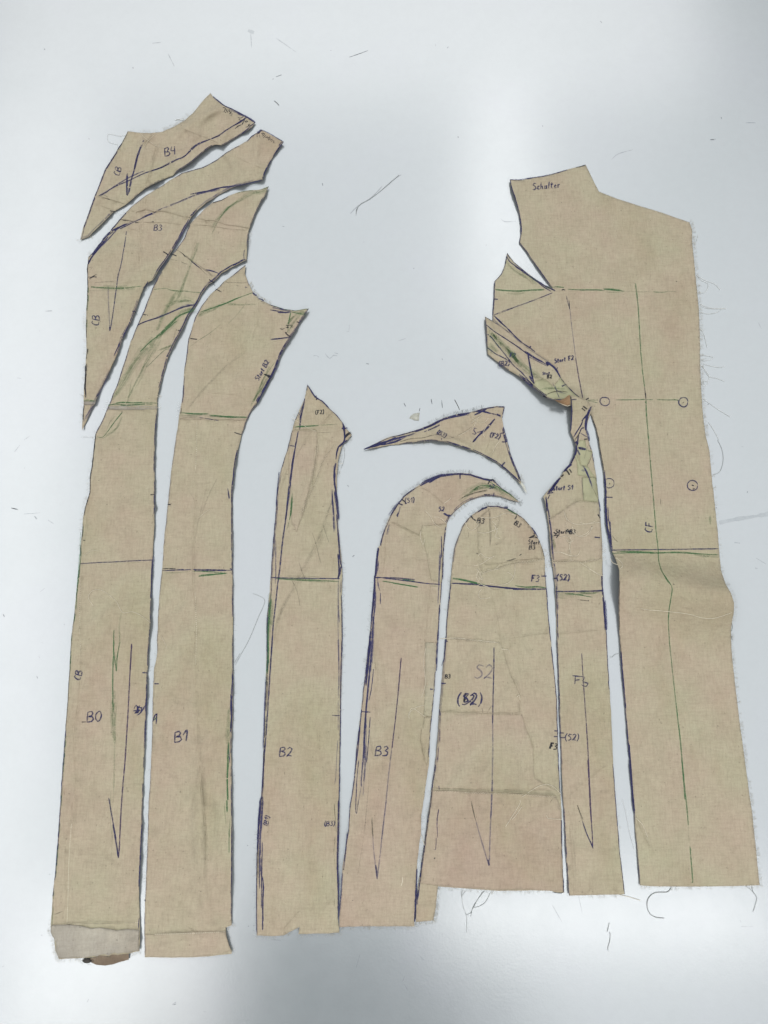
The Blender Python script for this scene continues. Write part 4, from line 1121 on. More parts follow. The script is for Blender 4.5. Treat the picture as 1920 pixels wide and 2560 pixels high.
root, zf, hz = piece('pattern_piece', 'tall calico piece with arrow and B3, its rounded top hooking right to a frayed point', oB, mat='cloth2', seed=6, step=8,
 bumps=[(1092,1600,9,220,4,2.5), (1275,1240,30,10,30,2), (960,1320,10,60,20,2), (1060,2000,8,90,6,3), (875,2050,9,120,8,2.5), (960,1560,30,60,0,1.3), (950,1900,30,120,6,1.0)],
 folds=[lambda x,y: .9*math.exp(-((x-(935-.05*(y-1640)))/5)**2)*(1 if 1640 < y < 2300 else 0)],
 creases=[('N',.7,3,'420,840 500,880 660,960 825,1035 855,920'), ('N',.8,3,'860,905 862,980 900,1150 935,1290 950,1420 965,1560 985,1659'), ('N',.7,2.8,'860,905 960,905 1100,890 1200,880'), ('N',.5,2.8,'415,850 355,1080 345,1300 320,1600'),
          ('N',.7,3,'810,380 940,430 1050,520 1130,590 1170,680 1200,740'), ('N',.5,2.6,'890,700 960,770 1010,850 1060,900 1150,960'), ('N',.5,2.6,'1020,790 1100,800 1180,870'), ('N',.5,2.6,'1160,600 1220,560 1270,520'), ('N',.5,2.6,'1420,480 1440,420 1450,390'), ('N',.5,2.6,'1500,340 1600,315 1650,300'), ('N',.4,2.4,'640,1375 760,1370 840,1400 940,1395'),
          ('S',.7,3,'235,185 315,190 310,200 240,210 230,400 210,620 200,850 170,960 180,1080 220,1200 215,1330'), ('S',.4,2.6,'205,805 260,805'), ('R',.5,3,'1580,930 1560,1100 1540,1350 1525,1480'), ('V',.5,3,'1545,200 1540,380 1530,640 1500,760 1500,880 1545,1010'), ('V',.45,2.6,'1110,110 1130,300 1120,500 1130,700'), ('N',.4,2.4,'850,980 850,1060 880,1150 880,1040 900,1000')],
 marks='''
N n 3.6 530,600 590,622
N k 3.4 575,545 620,575 630,610
N k 3.4 540,600 585,620
N m 2.6*2 555,640 540,700 520,780
N n 3*2 530,735 515,785
N m 3*3 400,900 385,960 370,1030
N m 2.4*3 395,760 470,660 540,570
N n 3.4 1382,190 1384,260
N m 3*3 860,330 1000,270 1100,240
N n 3*4 840,325 960,270 1100,215 1240,190
N n 3*3 960,310 1050,255 1100,235
N m 2.2*3 1250,200 1400,195 1550,215 1610,250
N n 3.6*2 1155,740 1200,768 1240,775
N n 3 1225,795 1250,765
N n 3*2 1185,930 1165,1100 1150,1350 1145,1650
N n 2.6 1122,1050 1130,1200 1125,1350
N m 2.6*3 1130,1210 1110,1400 1090,1659
N n 3*3 247,1210 230,1400 205,1620
N m 3*4 240,1300 245,1450 225,1600
N n 4 205,1625 300,1625
N n 3.2 300,1625 500,1632 760,1655
N G 3*4 1360,560 1480,480 1560,420 1650,370
H G 4*5 640,1400 760,1330 880,1290 960,1310
H G 4*5 720,1370 850,1330 980,1330 1100,1390
H G 4*4 900,1290 1010,1330 1110,1400 1200,1460
H g 1.8*3 760,1340 860,1300 980,1320
H g 1.6*4 900,1240 1000,1310 1130,1390 1220,1460
H p 2*4 640,1430 760,1380 900,1350
H n 3 620,1180 622,1230
H k 4*2 900,1235 930,1245 965,1240
H k 3 935,1245 912,1285
H k 3 965,1240 985,1255 995,1275
H n 3 975,1375 972,1410
H k 2 870,1395 930,1398
H p 1.6 1010,1385 1060,1400
R n 3*5 1115,860 1110,1000 1095,1180 1085,1300
R m 3*5 1120,900 1120,1080 1105,1250 1085,1450
R m 2.4*3 1140,870 1150,960 1165,990
R n 2 1165,1000 1163,1095
R n 3.4 1120,876 1180,876
R n 2.8*2 1180,878 1400,905 1560,925 1659,932
R g 2.4*3 1180,905 1300,925 1480,955
R g 2.4*2 1350,895 1450,905
R G 2.4*2 1570,940 1659,945
R n 3*5 1090,1300 1075,1450 1060,1655
R m 3*5 1105,1200 1100,1400 1085,1655
R v 2.6 1337,1540 1325,1655
R P 3*2 1115,1400 1125,1650
R m 2.4*3 1655,660 1650,880 1642,1100
R n 3 1655,1100 1645,1350 1630,1650
V n 3.6*4 1080,0 1060,200 1045,380
V m 3.2*6 1090,0 1075,250 1055,480 1040,700
V n 3*3 1060,400 1045,600 1035,800 1030,980
V m 2.4*5 1050,650 1030,900 1010,1150 1010,1220
V m 2.4*3 1050,700 1040,1000 1020,1290
V n 2 1108,240 1090,400 1070,500
V n 2 1080,640 1065,850 1050,1020
V n 2.4*2 1005,600 985,850 960,1050
V n 2 985,1000 970,1150 960,1400 968,1440
V m 2 1005,1220 985,1330 968,1440
V m 2*2 960,1060 935,1250 905,1400
V n 4 1008,594 1083,599
V v 3 1337,148 1315,400 1290,650 1260,900
V m 3 1258,900 1230,1150 1205,1400 1175,1655
V p 2.4 1095,1470 1105,1650
V n 4 1578,407 1616,411
V P 3*2 1075,1020 1060,1300 1030,1600
V P 4*3 1085,800 1110,1000
V P 2*2 1180,1000 1175,1100
Y m 3 1185,0 1160,200 1140,400 1115,605
Y p 3.4 1073,150 1080,280
Y m 3 1080,280 1095,450 1115,605
Y n 4 1105,500 1115,608
Y p 2.4 970,0 958,105
Y n 2.4*2 885,250 870,400 858,530
Y k 4 855,528 857,535
Y m 2.6*3 848,560 835,750 818,900
Y P 2.6*2 1035,60 1020,240
Y P 2.4*2 1015,270 990,420 970,560
Y n 3.4 1420,530 1412,700 1405,820
Y n 4*2 1410,800 1402,930
Y k 2.4 926,770 927,773
Y k 2.4 1036,841 1037,844
Y w 1.6 1308,590 1310,620 1298,660
Z n 3.2*2 82,800 75,1000 68,1150 58,1280''',
 texts=[('(S1)', 1012, 1246, 12, 6, 'n', 2.2), ('S2', 1097, 1267, 11, 0, 'n', 2.2), ('S2', 1223, 1212, 10, 5, 'n', 2), ('B3', 940, 1865, 24, -2, 'n', 2.6)],
 edges=[('n',3,2,.08,1.2,(949,1363),(1050,1211)), ('n',4,3,.05,1.8,(1050,1211),(1231,1199)), ('n',2.4,2,.15,1.2,(1231,1199),(1277,1235)), ('n',2.2,2,.2,1.4,(1253,1242),(1118,1308)), ('n',2.4,1,.05,1,(1114,1330),(1101,1513)),
        ('n',2.6,1,.03,1,(1101,1513),(1072,1911)), ('n',2,2,.1,1,(944,1369),(928,1541)), ('n',2.6,2,.05,1,(928,1541),(884,1946)), ('n',2,1,.15,1,(884,1946),(856,2162)), ('n',3.4,2,.02,1.6,(944,1369),(936,1442))],
 fray=[((1008,1240),(1180,1184),90,6,'fz2'), ((956,1334),(1008,1240),20,5,'fz2'), ((1231,1199),(1299,1254),50,8,'fz2'), ((1299,1254),(1253,1242),40,9,'fz2'), ((1124,1292),(1178,1249),30,4,'fuzz'), ((848,2318),(1036,2316),40,6,'fuzz'), ((936,1442),(910,1705),20,5,'fz2'), ((1053,2041),(1040,2200),14,5,'fuzz')],
 overlays=[('seam_patch','cloth3',.0003,[(1063,1606),(1091,1607),(1086,1720),(1079,1790),(1060,1790),(1063,1700)],.0002), ('seam_patch','cloth2',.0003,[(1060,1794),(1078,1793),(1072,1880),(1068,1912),(1062,1905),(1053,1860),(1052,1830),(1058,1812)],.0002),
           ('seam_patch','cloth',.0003,[(976,1305),(1048,1338),(1056,1314),(1090,1313),(1117,1309),(1113,1340),(1108,1400),(1104,1455),(1077,1450),(1066,1385),(1055,1335),(1049,1340)],.0002)])
for s_ in ('1060,900 1120,940 1180,990', '1080,490 1130,560 1200,500 1260,470', '890,705 960,780 1000,850', '1380,520 1420,470 1450,400', '520,780 540,720'):
    pass
for w_, s_ in (('N','895,700 960,760 1000,830 1040,890 1120,940'), ('N','1160,600 1220,560 1260,520'), ('N','1020,790 1080,790 1150,830 1190,880'), ('N','845,980 835,1060 870,1170 890,1100'), ('V','1530,540 1460,560 1400,610 1405,650'), ('S','205,800 100,730 80,790'), ('S','215,230 195,350 210,520 180,640')):
    thread_obj('frayed_thread', None, pts(w_, s_), parent=root, loc=root.location, zf=zf, mat='w', r=.00033)

# ---- wing-shaped piece "S1"
oS = [(908.6,1123.7),(931.5,1112),(965,1095.3),(1001.4,1085.7),(1037.6,1076),(1077,1060.3),(1108.5,1044.7),(1144.7,1035),(1176,1030),(1205,1021.8),(1241,1014.5),(1261.6,1016.5),(1258,1032),(1255.6,1044.7),
 (1259,1068.8),(1267.6,1105),(1279.7,1143.5),(1299,1189.3),(1303,1204),(1301,1211),(1294,1201.4),(1265.2,1174.9),(1241,1155.6),(1212.2,1140),(1183.2,1126.6),(1149.5,1115.8),(1115.7,1105),(1079.6,1100.6),(1036.2,1105),(1000,1111),(977.3,1112),(940,1119)]
root, zf, hz = piece('pattern_piece', 'small wing-shaped calico piece marked S1 with a long dark pointed tip, in the middle', oS, seed=7, crumple=.0022, step=6,
 bumps=[(1080,1098,70,12,2,8), (1150,1112,50,10,18,6), (1262,1065,12,40,-10,3), (1250,1025,16,12,0,2)],
 creases=[('H',.7,2.8,'710,545 735,600 745,650 760,700'), ('H',.7,2.8,'790,640 850,655 900,640 920,600'), ('H',.6,2.6,'730,640 790,600 850,570'), ('H',.6,2.6,'560,800 650,760 740,700 800,640'), ('H',.5,2.6,'560,800 640,850 700,880 780,940'),
          ('H',.5,2.6,'940,770 920,860 870,980'), ('H',.5,2.6,'1020,840 980,920 940,1000'), ('H',.35,2.2,'165,735 163,840'), ('H',.5,2.6,'800,850 780,900 760,940')],
 marks='''
G n 4*6 868,926 980,885 1100,850 1200,800
G n 5*4 900,915 1000,880 1100,860
G m 4*7 1000,880 1150,830 1300,790 1400,760
G n 3*4 1040,880 1150,860 1250,820
G m 3*5 1100,870 1200,850 1300,800
G n 2.4*3 1400,740 1500,710 1659,640
H n 3.2*2 165,738 300,690 400,640 500,605 600,580 700,560
H n 2.4*2 250,745 350,700 410,670
H m 2.4*3 400,640 520,600 700,570
H p 1.6*2 0,850 100,820 240,805 330,780 420,770
H P 2*2 450,770 550,800 600,830
H n 4*3 790,535 850,530 935,555
H n 3*3 770,570 830,545 900,510
H n 5*2 1005,570 1045,582
H n 3 935,550 1000,568
H n 2.4 1060,600 1070,540 1085,483
H m 2 690,560 705,580 715,550
H n 4.6*2 985,610 940,660 880,720 820,775 755,850
H n 3 885,725 850,740 800,750
H n 3 862,738 830,775 790,810 752,855
H n 3.4 795,710 770,705 765,730 790,760 780,770 750,765
H n 3.4 1035,765 1055,758 1080,755
H n 3.4 1055,850 1110,848
H n 3.4 380,812 382,842
H n 3.4 430,812 432,842
H n 4 1088,1060 1070,1080 1055,1100
H n 2.4 1070,690 1100,790 1135,930
H p 2.6 530,802 562,802
H k 3*2 1225,1200 1245,1240''',
 texts=[('(B3)', 1097, 1074, 11, -28, 'n', 2.2), ('(F2)', 1227, 1081, 12, -12, 'n', 2.3)],
 edges=[('n',2.6,3,.1,1.4,(908,1123),(1077,1060)), ('n',4,2,.03,1.6,(1077,1060),(1261,1016)), ('n',4,2,.1,1.4,(1259,1068),(1303,1204)), ('n',2,1,.1,1,(1000,1111),(1115,1105)), ('n',3.6,2,.1,1.4,(1115,1105),(1241,1155)), ('n',4,2,.08,1.6,(1241,1155),(1299,1206))],
 fray=[((1077,1060),(1205,1022),80,7,'fz2'), ((1036,1105),(1150,1116),26,4,'fuzz'), ((1183,1126),(1294,1201),30,5,'fz2'), ((1299,1189),(1303,1208),12,8,'fuzz')],
 overlays=[('tape_patch','scrap',.0002,[(1301,1209),(1306,1205),(1312,1215),(1318.5,1235),(1310,1226)],.0002)])
for s_ in ('750,600 800,640 850,652 890,640 915,600', '740,655 800,605 850,575', '600,790 690,740 760,690 790,640', '900,680 860,760 880,800', '960,960 1000,880 1030,840'):
    thread_obj('frayed_thread', None, pts('H', s_), parent=root, loc=root.location, zf=zf, mat='w', r=.00033)

# ---- wide patched piece "S2"
o5 = [(1220.6,1264),(1244.7,1264.6),(1268.8,1270),(1293,1284.4),(1309.8,1296.4),(1326.6,1315.7),(1343.5,1342.3),(1355.6,1368.8),(1361.6,1392.9),(1362.8,1429),(1367.6,1477.3),(1371.3,1537.6),(1375.5,1580),(1378.2,1610.3),
 (1385.8,1676.6),(1391.8,1742.9),(1394.8,1827.3),(1396.3,1896.6),(1400.8,1981),(1403.9,2025),(1405.4,2116.3),(1408,2185.7),(1411,2232.8),(1388.7,2231.4),(1377.6,2227),(1325,2226),(1241.8,2227),(1186.3,2223),(1094.9,2216),
 (1093.5,2227),(1089.3,2268.8),(1083.8,2301),(1039.8,2305),(1041,2249.4),(1047.7,2199.5),(1054.7,2155),(1061.6,2105),(1068.5,2055),(1075.4,2005.4),(1079.2,1969),(1087.4,1911.7),(1093.4,1851.4),(1098,1776),(1104,1700.7),
 (1110,1640.4),(1114.5,1595.2),(1116,1555),(1121.7,1501.4),(1126.5,1458),(1131.3,1405),(1136.2,1368.8),(1144.6,1344.7),(1155.5,1315.7),(1170,1296.4),(1189.2,1280.8),(1203.7,1271)]
root, zf, hz = piece('pattern_piece', 'wide round-topped calico piece marked S2, patched together from scraps, lower centre', o5, mat='cloth', seed=8, step=8, crumple=.0018,
 bumps=[(1360,1400,9,80,-8,2), (1070,2080,8,90,8,5), (1250,1330,40,40,0,1.2), (1300,1850,30,90,0,1.2), (1350,2110,40,50,0,1.2), (1130,1340,8,60,15,1.5)],
 folds=[lambda x,y: 1.2*math.exp(-((y-(1977+.04*(x-1080)))/5)**2), lambda x,y: .9*math.exp(-((y-1402+(x-1250)*.03)/7)**2) if x > 1190 else 0],
 creases=[('O',1.2,3.4,'440,965 520,940 610,915 700,880 800,860 920,850 1010,835 1085,815'), ('O',1.0,3,'390,850 430,940 400,980 420,1010'), ('O',.9,3,'620,330 610,420 590,510 600,590'), ('O',.5,2.6,'505,300 520,480 525,640'), ('O',.6,2.6,'800,470 740,620 680,760 625,890'), ('O',.5,2.6,'385,480 390,640 385,760'),
          ('O',.5,2.6,'820,600 900,680 960,770 1000,830'), ('O',.4,2.6,'510,1120 550,1270 590,1420 620,1620'), ('S',.5,2.8,'810,0 830,140 850,230 905,420 985,600 995,640 990,770'), ('S',.7,2.8,'385,150 500,160 620,165 700,185 820,185'), ('S',.5,2.6,'905,160 1060,130 1240,110'), ('S',.5,2.6,'905,165 910,230 850,235'),
          ('S',.8,2.8,'340,758 460,765 600,770 720,778 860,780 1010,782'), ('S',.5,2.8,'1020,800 1040,880 1070,960 1105,1060 1110,1180 1115,1310 1200,1360 1330,1430'), ('S',1.1,3.2,'290,1415 420,1415 560,1425 700,1432 860,1435 1000,1440 1120,1455 1290,1462'),
          ('S',.5,2.6,'920,710 940,790 955,830'), ('S',.6,2.6,'1290,1465 1245,1510 1270,1560'), ('Z',.5,2.6,'205,245 280,210'), ('Z',.4,2.6,'1260,350 1300,500 1310,650 1350,800'), ('S',.5,2.6,'285,1200 290,1420'), ('S',.5,2.6,'260,1500 280,1450'), ('Z',.5,2.6,'115,950 200,940 270,955')],
 marks='''
O k 3.6 318,368 345,405 372,420
O k 3.4 800,360 790,385 775,405
O n 4*2 430,300 450,290 490,280
O n 3.4*2 665,285 700,290
O g 2*3 690,300 740,330 800,360
O n 3*3 950,490 990,550 1015,590
O k 3.4 975,550 980,590 1010,600
O k 3.2 920,600 975,590
O k 3.2 978,575 940,590 930,605
O n 3.6 1048,996 1105,996
O g 3*4 130,1025 250,1040 380,1070 470,1085
O n 3.4*2 120,1070 250,1078 400,1085
O n 3.4*3 400,1090 520,1100 720,1120 900,1130 1110,1130
O g 3*2 780,1095 880,1110 1000,1108 1100,1118
O G 3*3 800,1100 900,1118 1000,1115
O n 3.6*2 755,1136 900,1132
O p 1.6 515,1115 560,1135 620,1138
O p 1.8*2 505,290 515,450 518,690
O p 1.6 520,320 530,500 528,640
O k 1.6 690,840 740,828 788,810
O k 1.6 825,782 845,768
O k 2 380,755 390,768
O p 1.8 295,545 295,590
O P 4*3 520,690 620,640 680,590
O G 2*2 110,1050 160,1060
S n 3.2 780,228 778,420 772,640 768,860
S m 3.2 768,860 770,1100 762,1400 752,1655
S n 2 345,380 370,300 375,170
S n 3.4 342,525 382,527
S n 3.4 1280,920 1308,921
S n 3.4 1276,967 1308,966
S n 3 375,165 395,180
S n 3.2 328,740 332,795
S v 2 330,905 330,1010
S v 2 322,1048 312,1180
S v 2 322,1375 326,1410
S v 2 320,1570 305,1655
S k 3.4*2 540,610 530,680 560,620
S p 3 590,1500 625,1655
S p 2 680,730 685,770 
S p 2 760,710 720,775
Z m 3.4 762,0 755,200 742,450 732,770
Z p 3 575,225 590,290 615,380
Z m 3.4 615,380 660,540 705,690 730,770
Z n 4 720,720 732,772
Z v 2.4 278,265 262,380 268,520
Z v 1.8 255,520 248,630 230,628
Z k 3.4 241,700 238,712
Z p 1.6 1090,170 1105,240
Z p 1.6 1282,205 1310,160 1330,155
Z k 2 512,342 513,350
Z n 2.4 1385,360 1388,560
Z k 2.4 1300,1010 1340,1018 1385,1020 1400,1010''',
 texts=[('B3', 1195, 1294, 13, -8, 'k', 2.2), ('B3', 1292, 1301, 12, -35, 'k', 2.2), ('Start', 1321, 1349, 11, -3, 'k', 2), ('B3', 1324, 1362, 11, -3, 'k', 2.6), ('F3', 1329, 1438, 16, -2, 'n', 2.4),
        ('S2', 1190, 1661, 34, -3, 'm', 2.4), ('(S2)', 1144, 1733, 29, -1, 'n', 3), ('S2', 1160, 1736, 20, -1, 'n', 3), ('B3', 1113, 1686, 10, 0, 'k', 2.2), ('F3', 1376, 1857, 15, -8, 'k', 3)],
 edges=[('n',2.4,2,.2,1.4,(1155,1315),(1309,1296)), ('k',1.6,1,.25,1,(1309,1296),(1362,1429)), ('n',2.6,1,.05,1,(1362,1429),(1385,1676)), ('n',2,1,.1,1,(1385,1676),(1400,1981)), ('n',2.8,1,.1,1,(1405,2080),(1411,2232)),
        ('m',2,2,.1,1.2,(1155,1315),(1131,1405)), ('n',2.2,1,.1,1,(1126,1458),(1110,1640)), ('m',2.2,2,.1,1.6,(1110,1640),(1087,1911)), ('n',2.8,2,.05,1.4,(1087,1911),(1040,2249)), ('n',2.4,2,.05,1.2,(1047,2199),(1041,2260))],
 fray=[((1170,1296),(1293,1284),60,7,'fz2'), ((1116,1555),(1136,1368),14,6,'fuzz'), ((1094,2216),(1377,2227),60,7,'fuzz'), ((1094,2216),(1083,2301),40,7,'fuzz'), ((1083,2301),(1040,2305),24,7,'fuzz'), ((1355,1368),(1362,1429),14,8,'w'), ((1079,1969),(1054,2155),16,6,'fuzz')],
 overlays=[('seam_patch','cloth4',.0006,[(1081,1977),(1126,1977),(1220,1981),(1300,1984),(1390,1990),(1399,2012),(1402,2050),(1404,2116),(1407,2185),(1408,2228),(1388,2228),(1325,2223),(1241,2224),(1186,2220),(1094,2213),(1050,2208),(1064,2105),(1077,2005)],.0003,'pinkish lower patch with torn upper edge'),
           ('seam_patch','cloth',.0003,[(1250,1270),(1293,1287),(1326,1318),(1352,1372),(1358,1395),(1290,1400),(1250,1408),(1213,1412),(1197,1385),(1193,1320),(1203,1290),(1225,1272)],.0002),
           ('seam_patch','cloth2',.0002,[(1101,1779),(1217,1784),(1305,1786),(1313,1815),(1322,1839),(1333,1869),(1334,1906),(1336,1945),(1362,1960),(1390,1976),(1220,1974),(1086,1970),(1092,1880),(1098,1830)],.0001),
           ('seam_patch','cloth',.0002,[(1117,1596),(1250,1606),(1256,1619),(1273,1677),(1297,1731),(1300,1743),(1298,1781),(1217,1780),(1102,1776),(1107,1700),(1112,1640)],.0001)])
for w_, s_ in (('O','390,540 440,550 510,540 600,500'), ('O','260,440 290,500 340,520 400,460 380,430'), ('O','420,390 560,390 680,345 790,370'), ('O','350,890 430,870 520,810 560,790'), ('O','440,970 520,940 620,920'), ('O','780,870 770,980 720,1060 620,1090 520,1070'),
               ('O','700,955 740,980 760,1010'), ('O','380,920 420,980 440,1040 400,1000 430,950'), ('O','400,940 380,1010 430,1080 500,1110'), ('O','620,880 560,930 490,930'), ('O','430,1130 400,1180 420,1230 520,1220'), ('O','560,470 590,530 570,590 620,605'), ('O','540,430 580,470 560,540'), ('O','395,790 420,760 470,800 540,810'),
               ('S','330,155 470,150 560,160 700,175 800,185'), ('S','840,240 900,250 910,270'), ('S','1010,1470 1150,1380 1250,1370 1330,1440'), ('S','1010,1550 960,1620 930,1655'), ('Z','1010,180 1000,230 880,420'), ('Z','1250,320 1260,345 1390,355'), ('S','970,640 990,620 995,660'), ('Z','110,470 150,590')):
    thread_obj('frayed_thread', None, pts(w_, s_), parent=root, loc=root.location, zf=zf, mat='w', r=.00036)
zigzag(pts('O', '440,965 520,940 610,915 700,880 800,860 920,850 1010,835 1085,815'), 2.5, 3, root, zf)
zigzag(pts('O', '625,330 612,420 592,510 600,600'), 3, 3, root, zf)
zigzag(pts('O', '390,850 420,900 390,940 430,980 400,1010 440,1040'), 3, 3, root, zf)
zigzag(pts('S', '385,152 500,160 620,168 700,185 820,183'), 1.8, 3, root, zf)
zigzag(pts('S', '290,1420 420,1420 560,1430 700,1437 860,1440 1000,1446 1120,1460 1290,1468'), 1.8, 3, root, zf)
for s_ in ('480,985 485,1060 500,1150 525,1220 530,1300 528,1370', '690,1000 620,1090 585,1150 565,1235', '740,1020 700,1100 640,1140 590,1150', '520,1210 560,1205 590,1150 640,1060 680,1005', '495,995 480,1050 520,1000'):
    thread_obj('frayed_thread', None, pts('Z', s_), parent=root, loc=root.location, z=.0006, mat='thr', r=.00022)

# ---- front centre piece "CF"
oC = [(1274.9,448.7),(1304.3,450),(1333.2,443.9),(1364.6,439),(1415.2,424.6),(1439.3,418.6),(1464.2,412),(1482.7,450),(1497.2,478.9),(1539,495.7),(1599.5,515),(1655,531.9),(1723.7,556),(1729.7,573),(1731,609),
 (1734.5,645.2),(1738,681.4),(1741.7,717.5),(1746.6,765.8),(1747.8,784.4),(1750,844.7),(1750,905),(1752.6,965),(1756.2,1025.5),(1763.4,1085.8),(1774,1127),(1779.5,1195),(1787.7,1268),(1794.5,1330.5),(1798.5,1384.8),
 (1802.6,1425.5),(1813.4,1458),(1827,1482.4),(1835,1506.8),(1834.5,1530),(1831,1552),(1827.5,1575.3),(1828.4,1620.6),(1836,1696),(1843.4,1756),(1852.5,1831.5),(1863,1906.9),(1875,1997),(1881,2035.6),(1890.2,2126),(1899.2,2213.4),
 (1811.8,2215.6),(1691.2,2216.5),(1631,2215.6),(1599.3,2213.4),(1593.3,2141),(1588.8,2080.8),(1584.3,2020.6),(1580,1960.3),(1575.2,1906.9),(1567.7,1831.5),(1560,1740),(1552.6,1635.6),(1548,1575.3),(1546.6,1500),
 (1549,1452.6),(1548,1425),(1540,1400),(1528.7,1374),(1523.2,1344),(1516.4,1317),(1513.7,1262.7),(1512.4,1208.5),(1508.3,1176),(1501.5,1135.3),(1495.3,1095.7),(1489.9,1074),(1479,1039.7),(1470,1020),(1455,1004),(1437,994),
 (1410,966),(1385,933),(1350,908),(1320,888),(1295,868),(1270,846),(1248,824),(1232,800),(1232,777.8),(1234.4,741.7),(1236.3,703),(1253.7,683.8),(1263.3,657.3),(1267.7,632),(1285,654.9),(1314,679),(1342.9,700.7),(1362,712.7),
 (1380.3,719.5),(1362.2,695.9),(1338,662),(1318.8,633.2),(1297.6,606.6),(1302,585),(1302.4,565.7),(1297,529.5),(1287.4,495.7),(1277.8,469)]
def bigfold(x, y):
    if x < 1500 or y < 1200 or y > 1800: return 0
    yr = 1438+(x-1540)*.19; h = 17+15*min(1, max(0, (x-1540)/290)); d = y-yr
    return h*(math.exp(-(d/46)**2) if d < 0 else math.exp(-(d/80)**2))
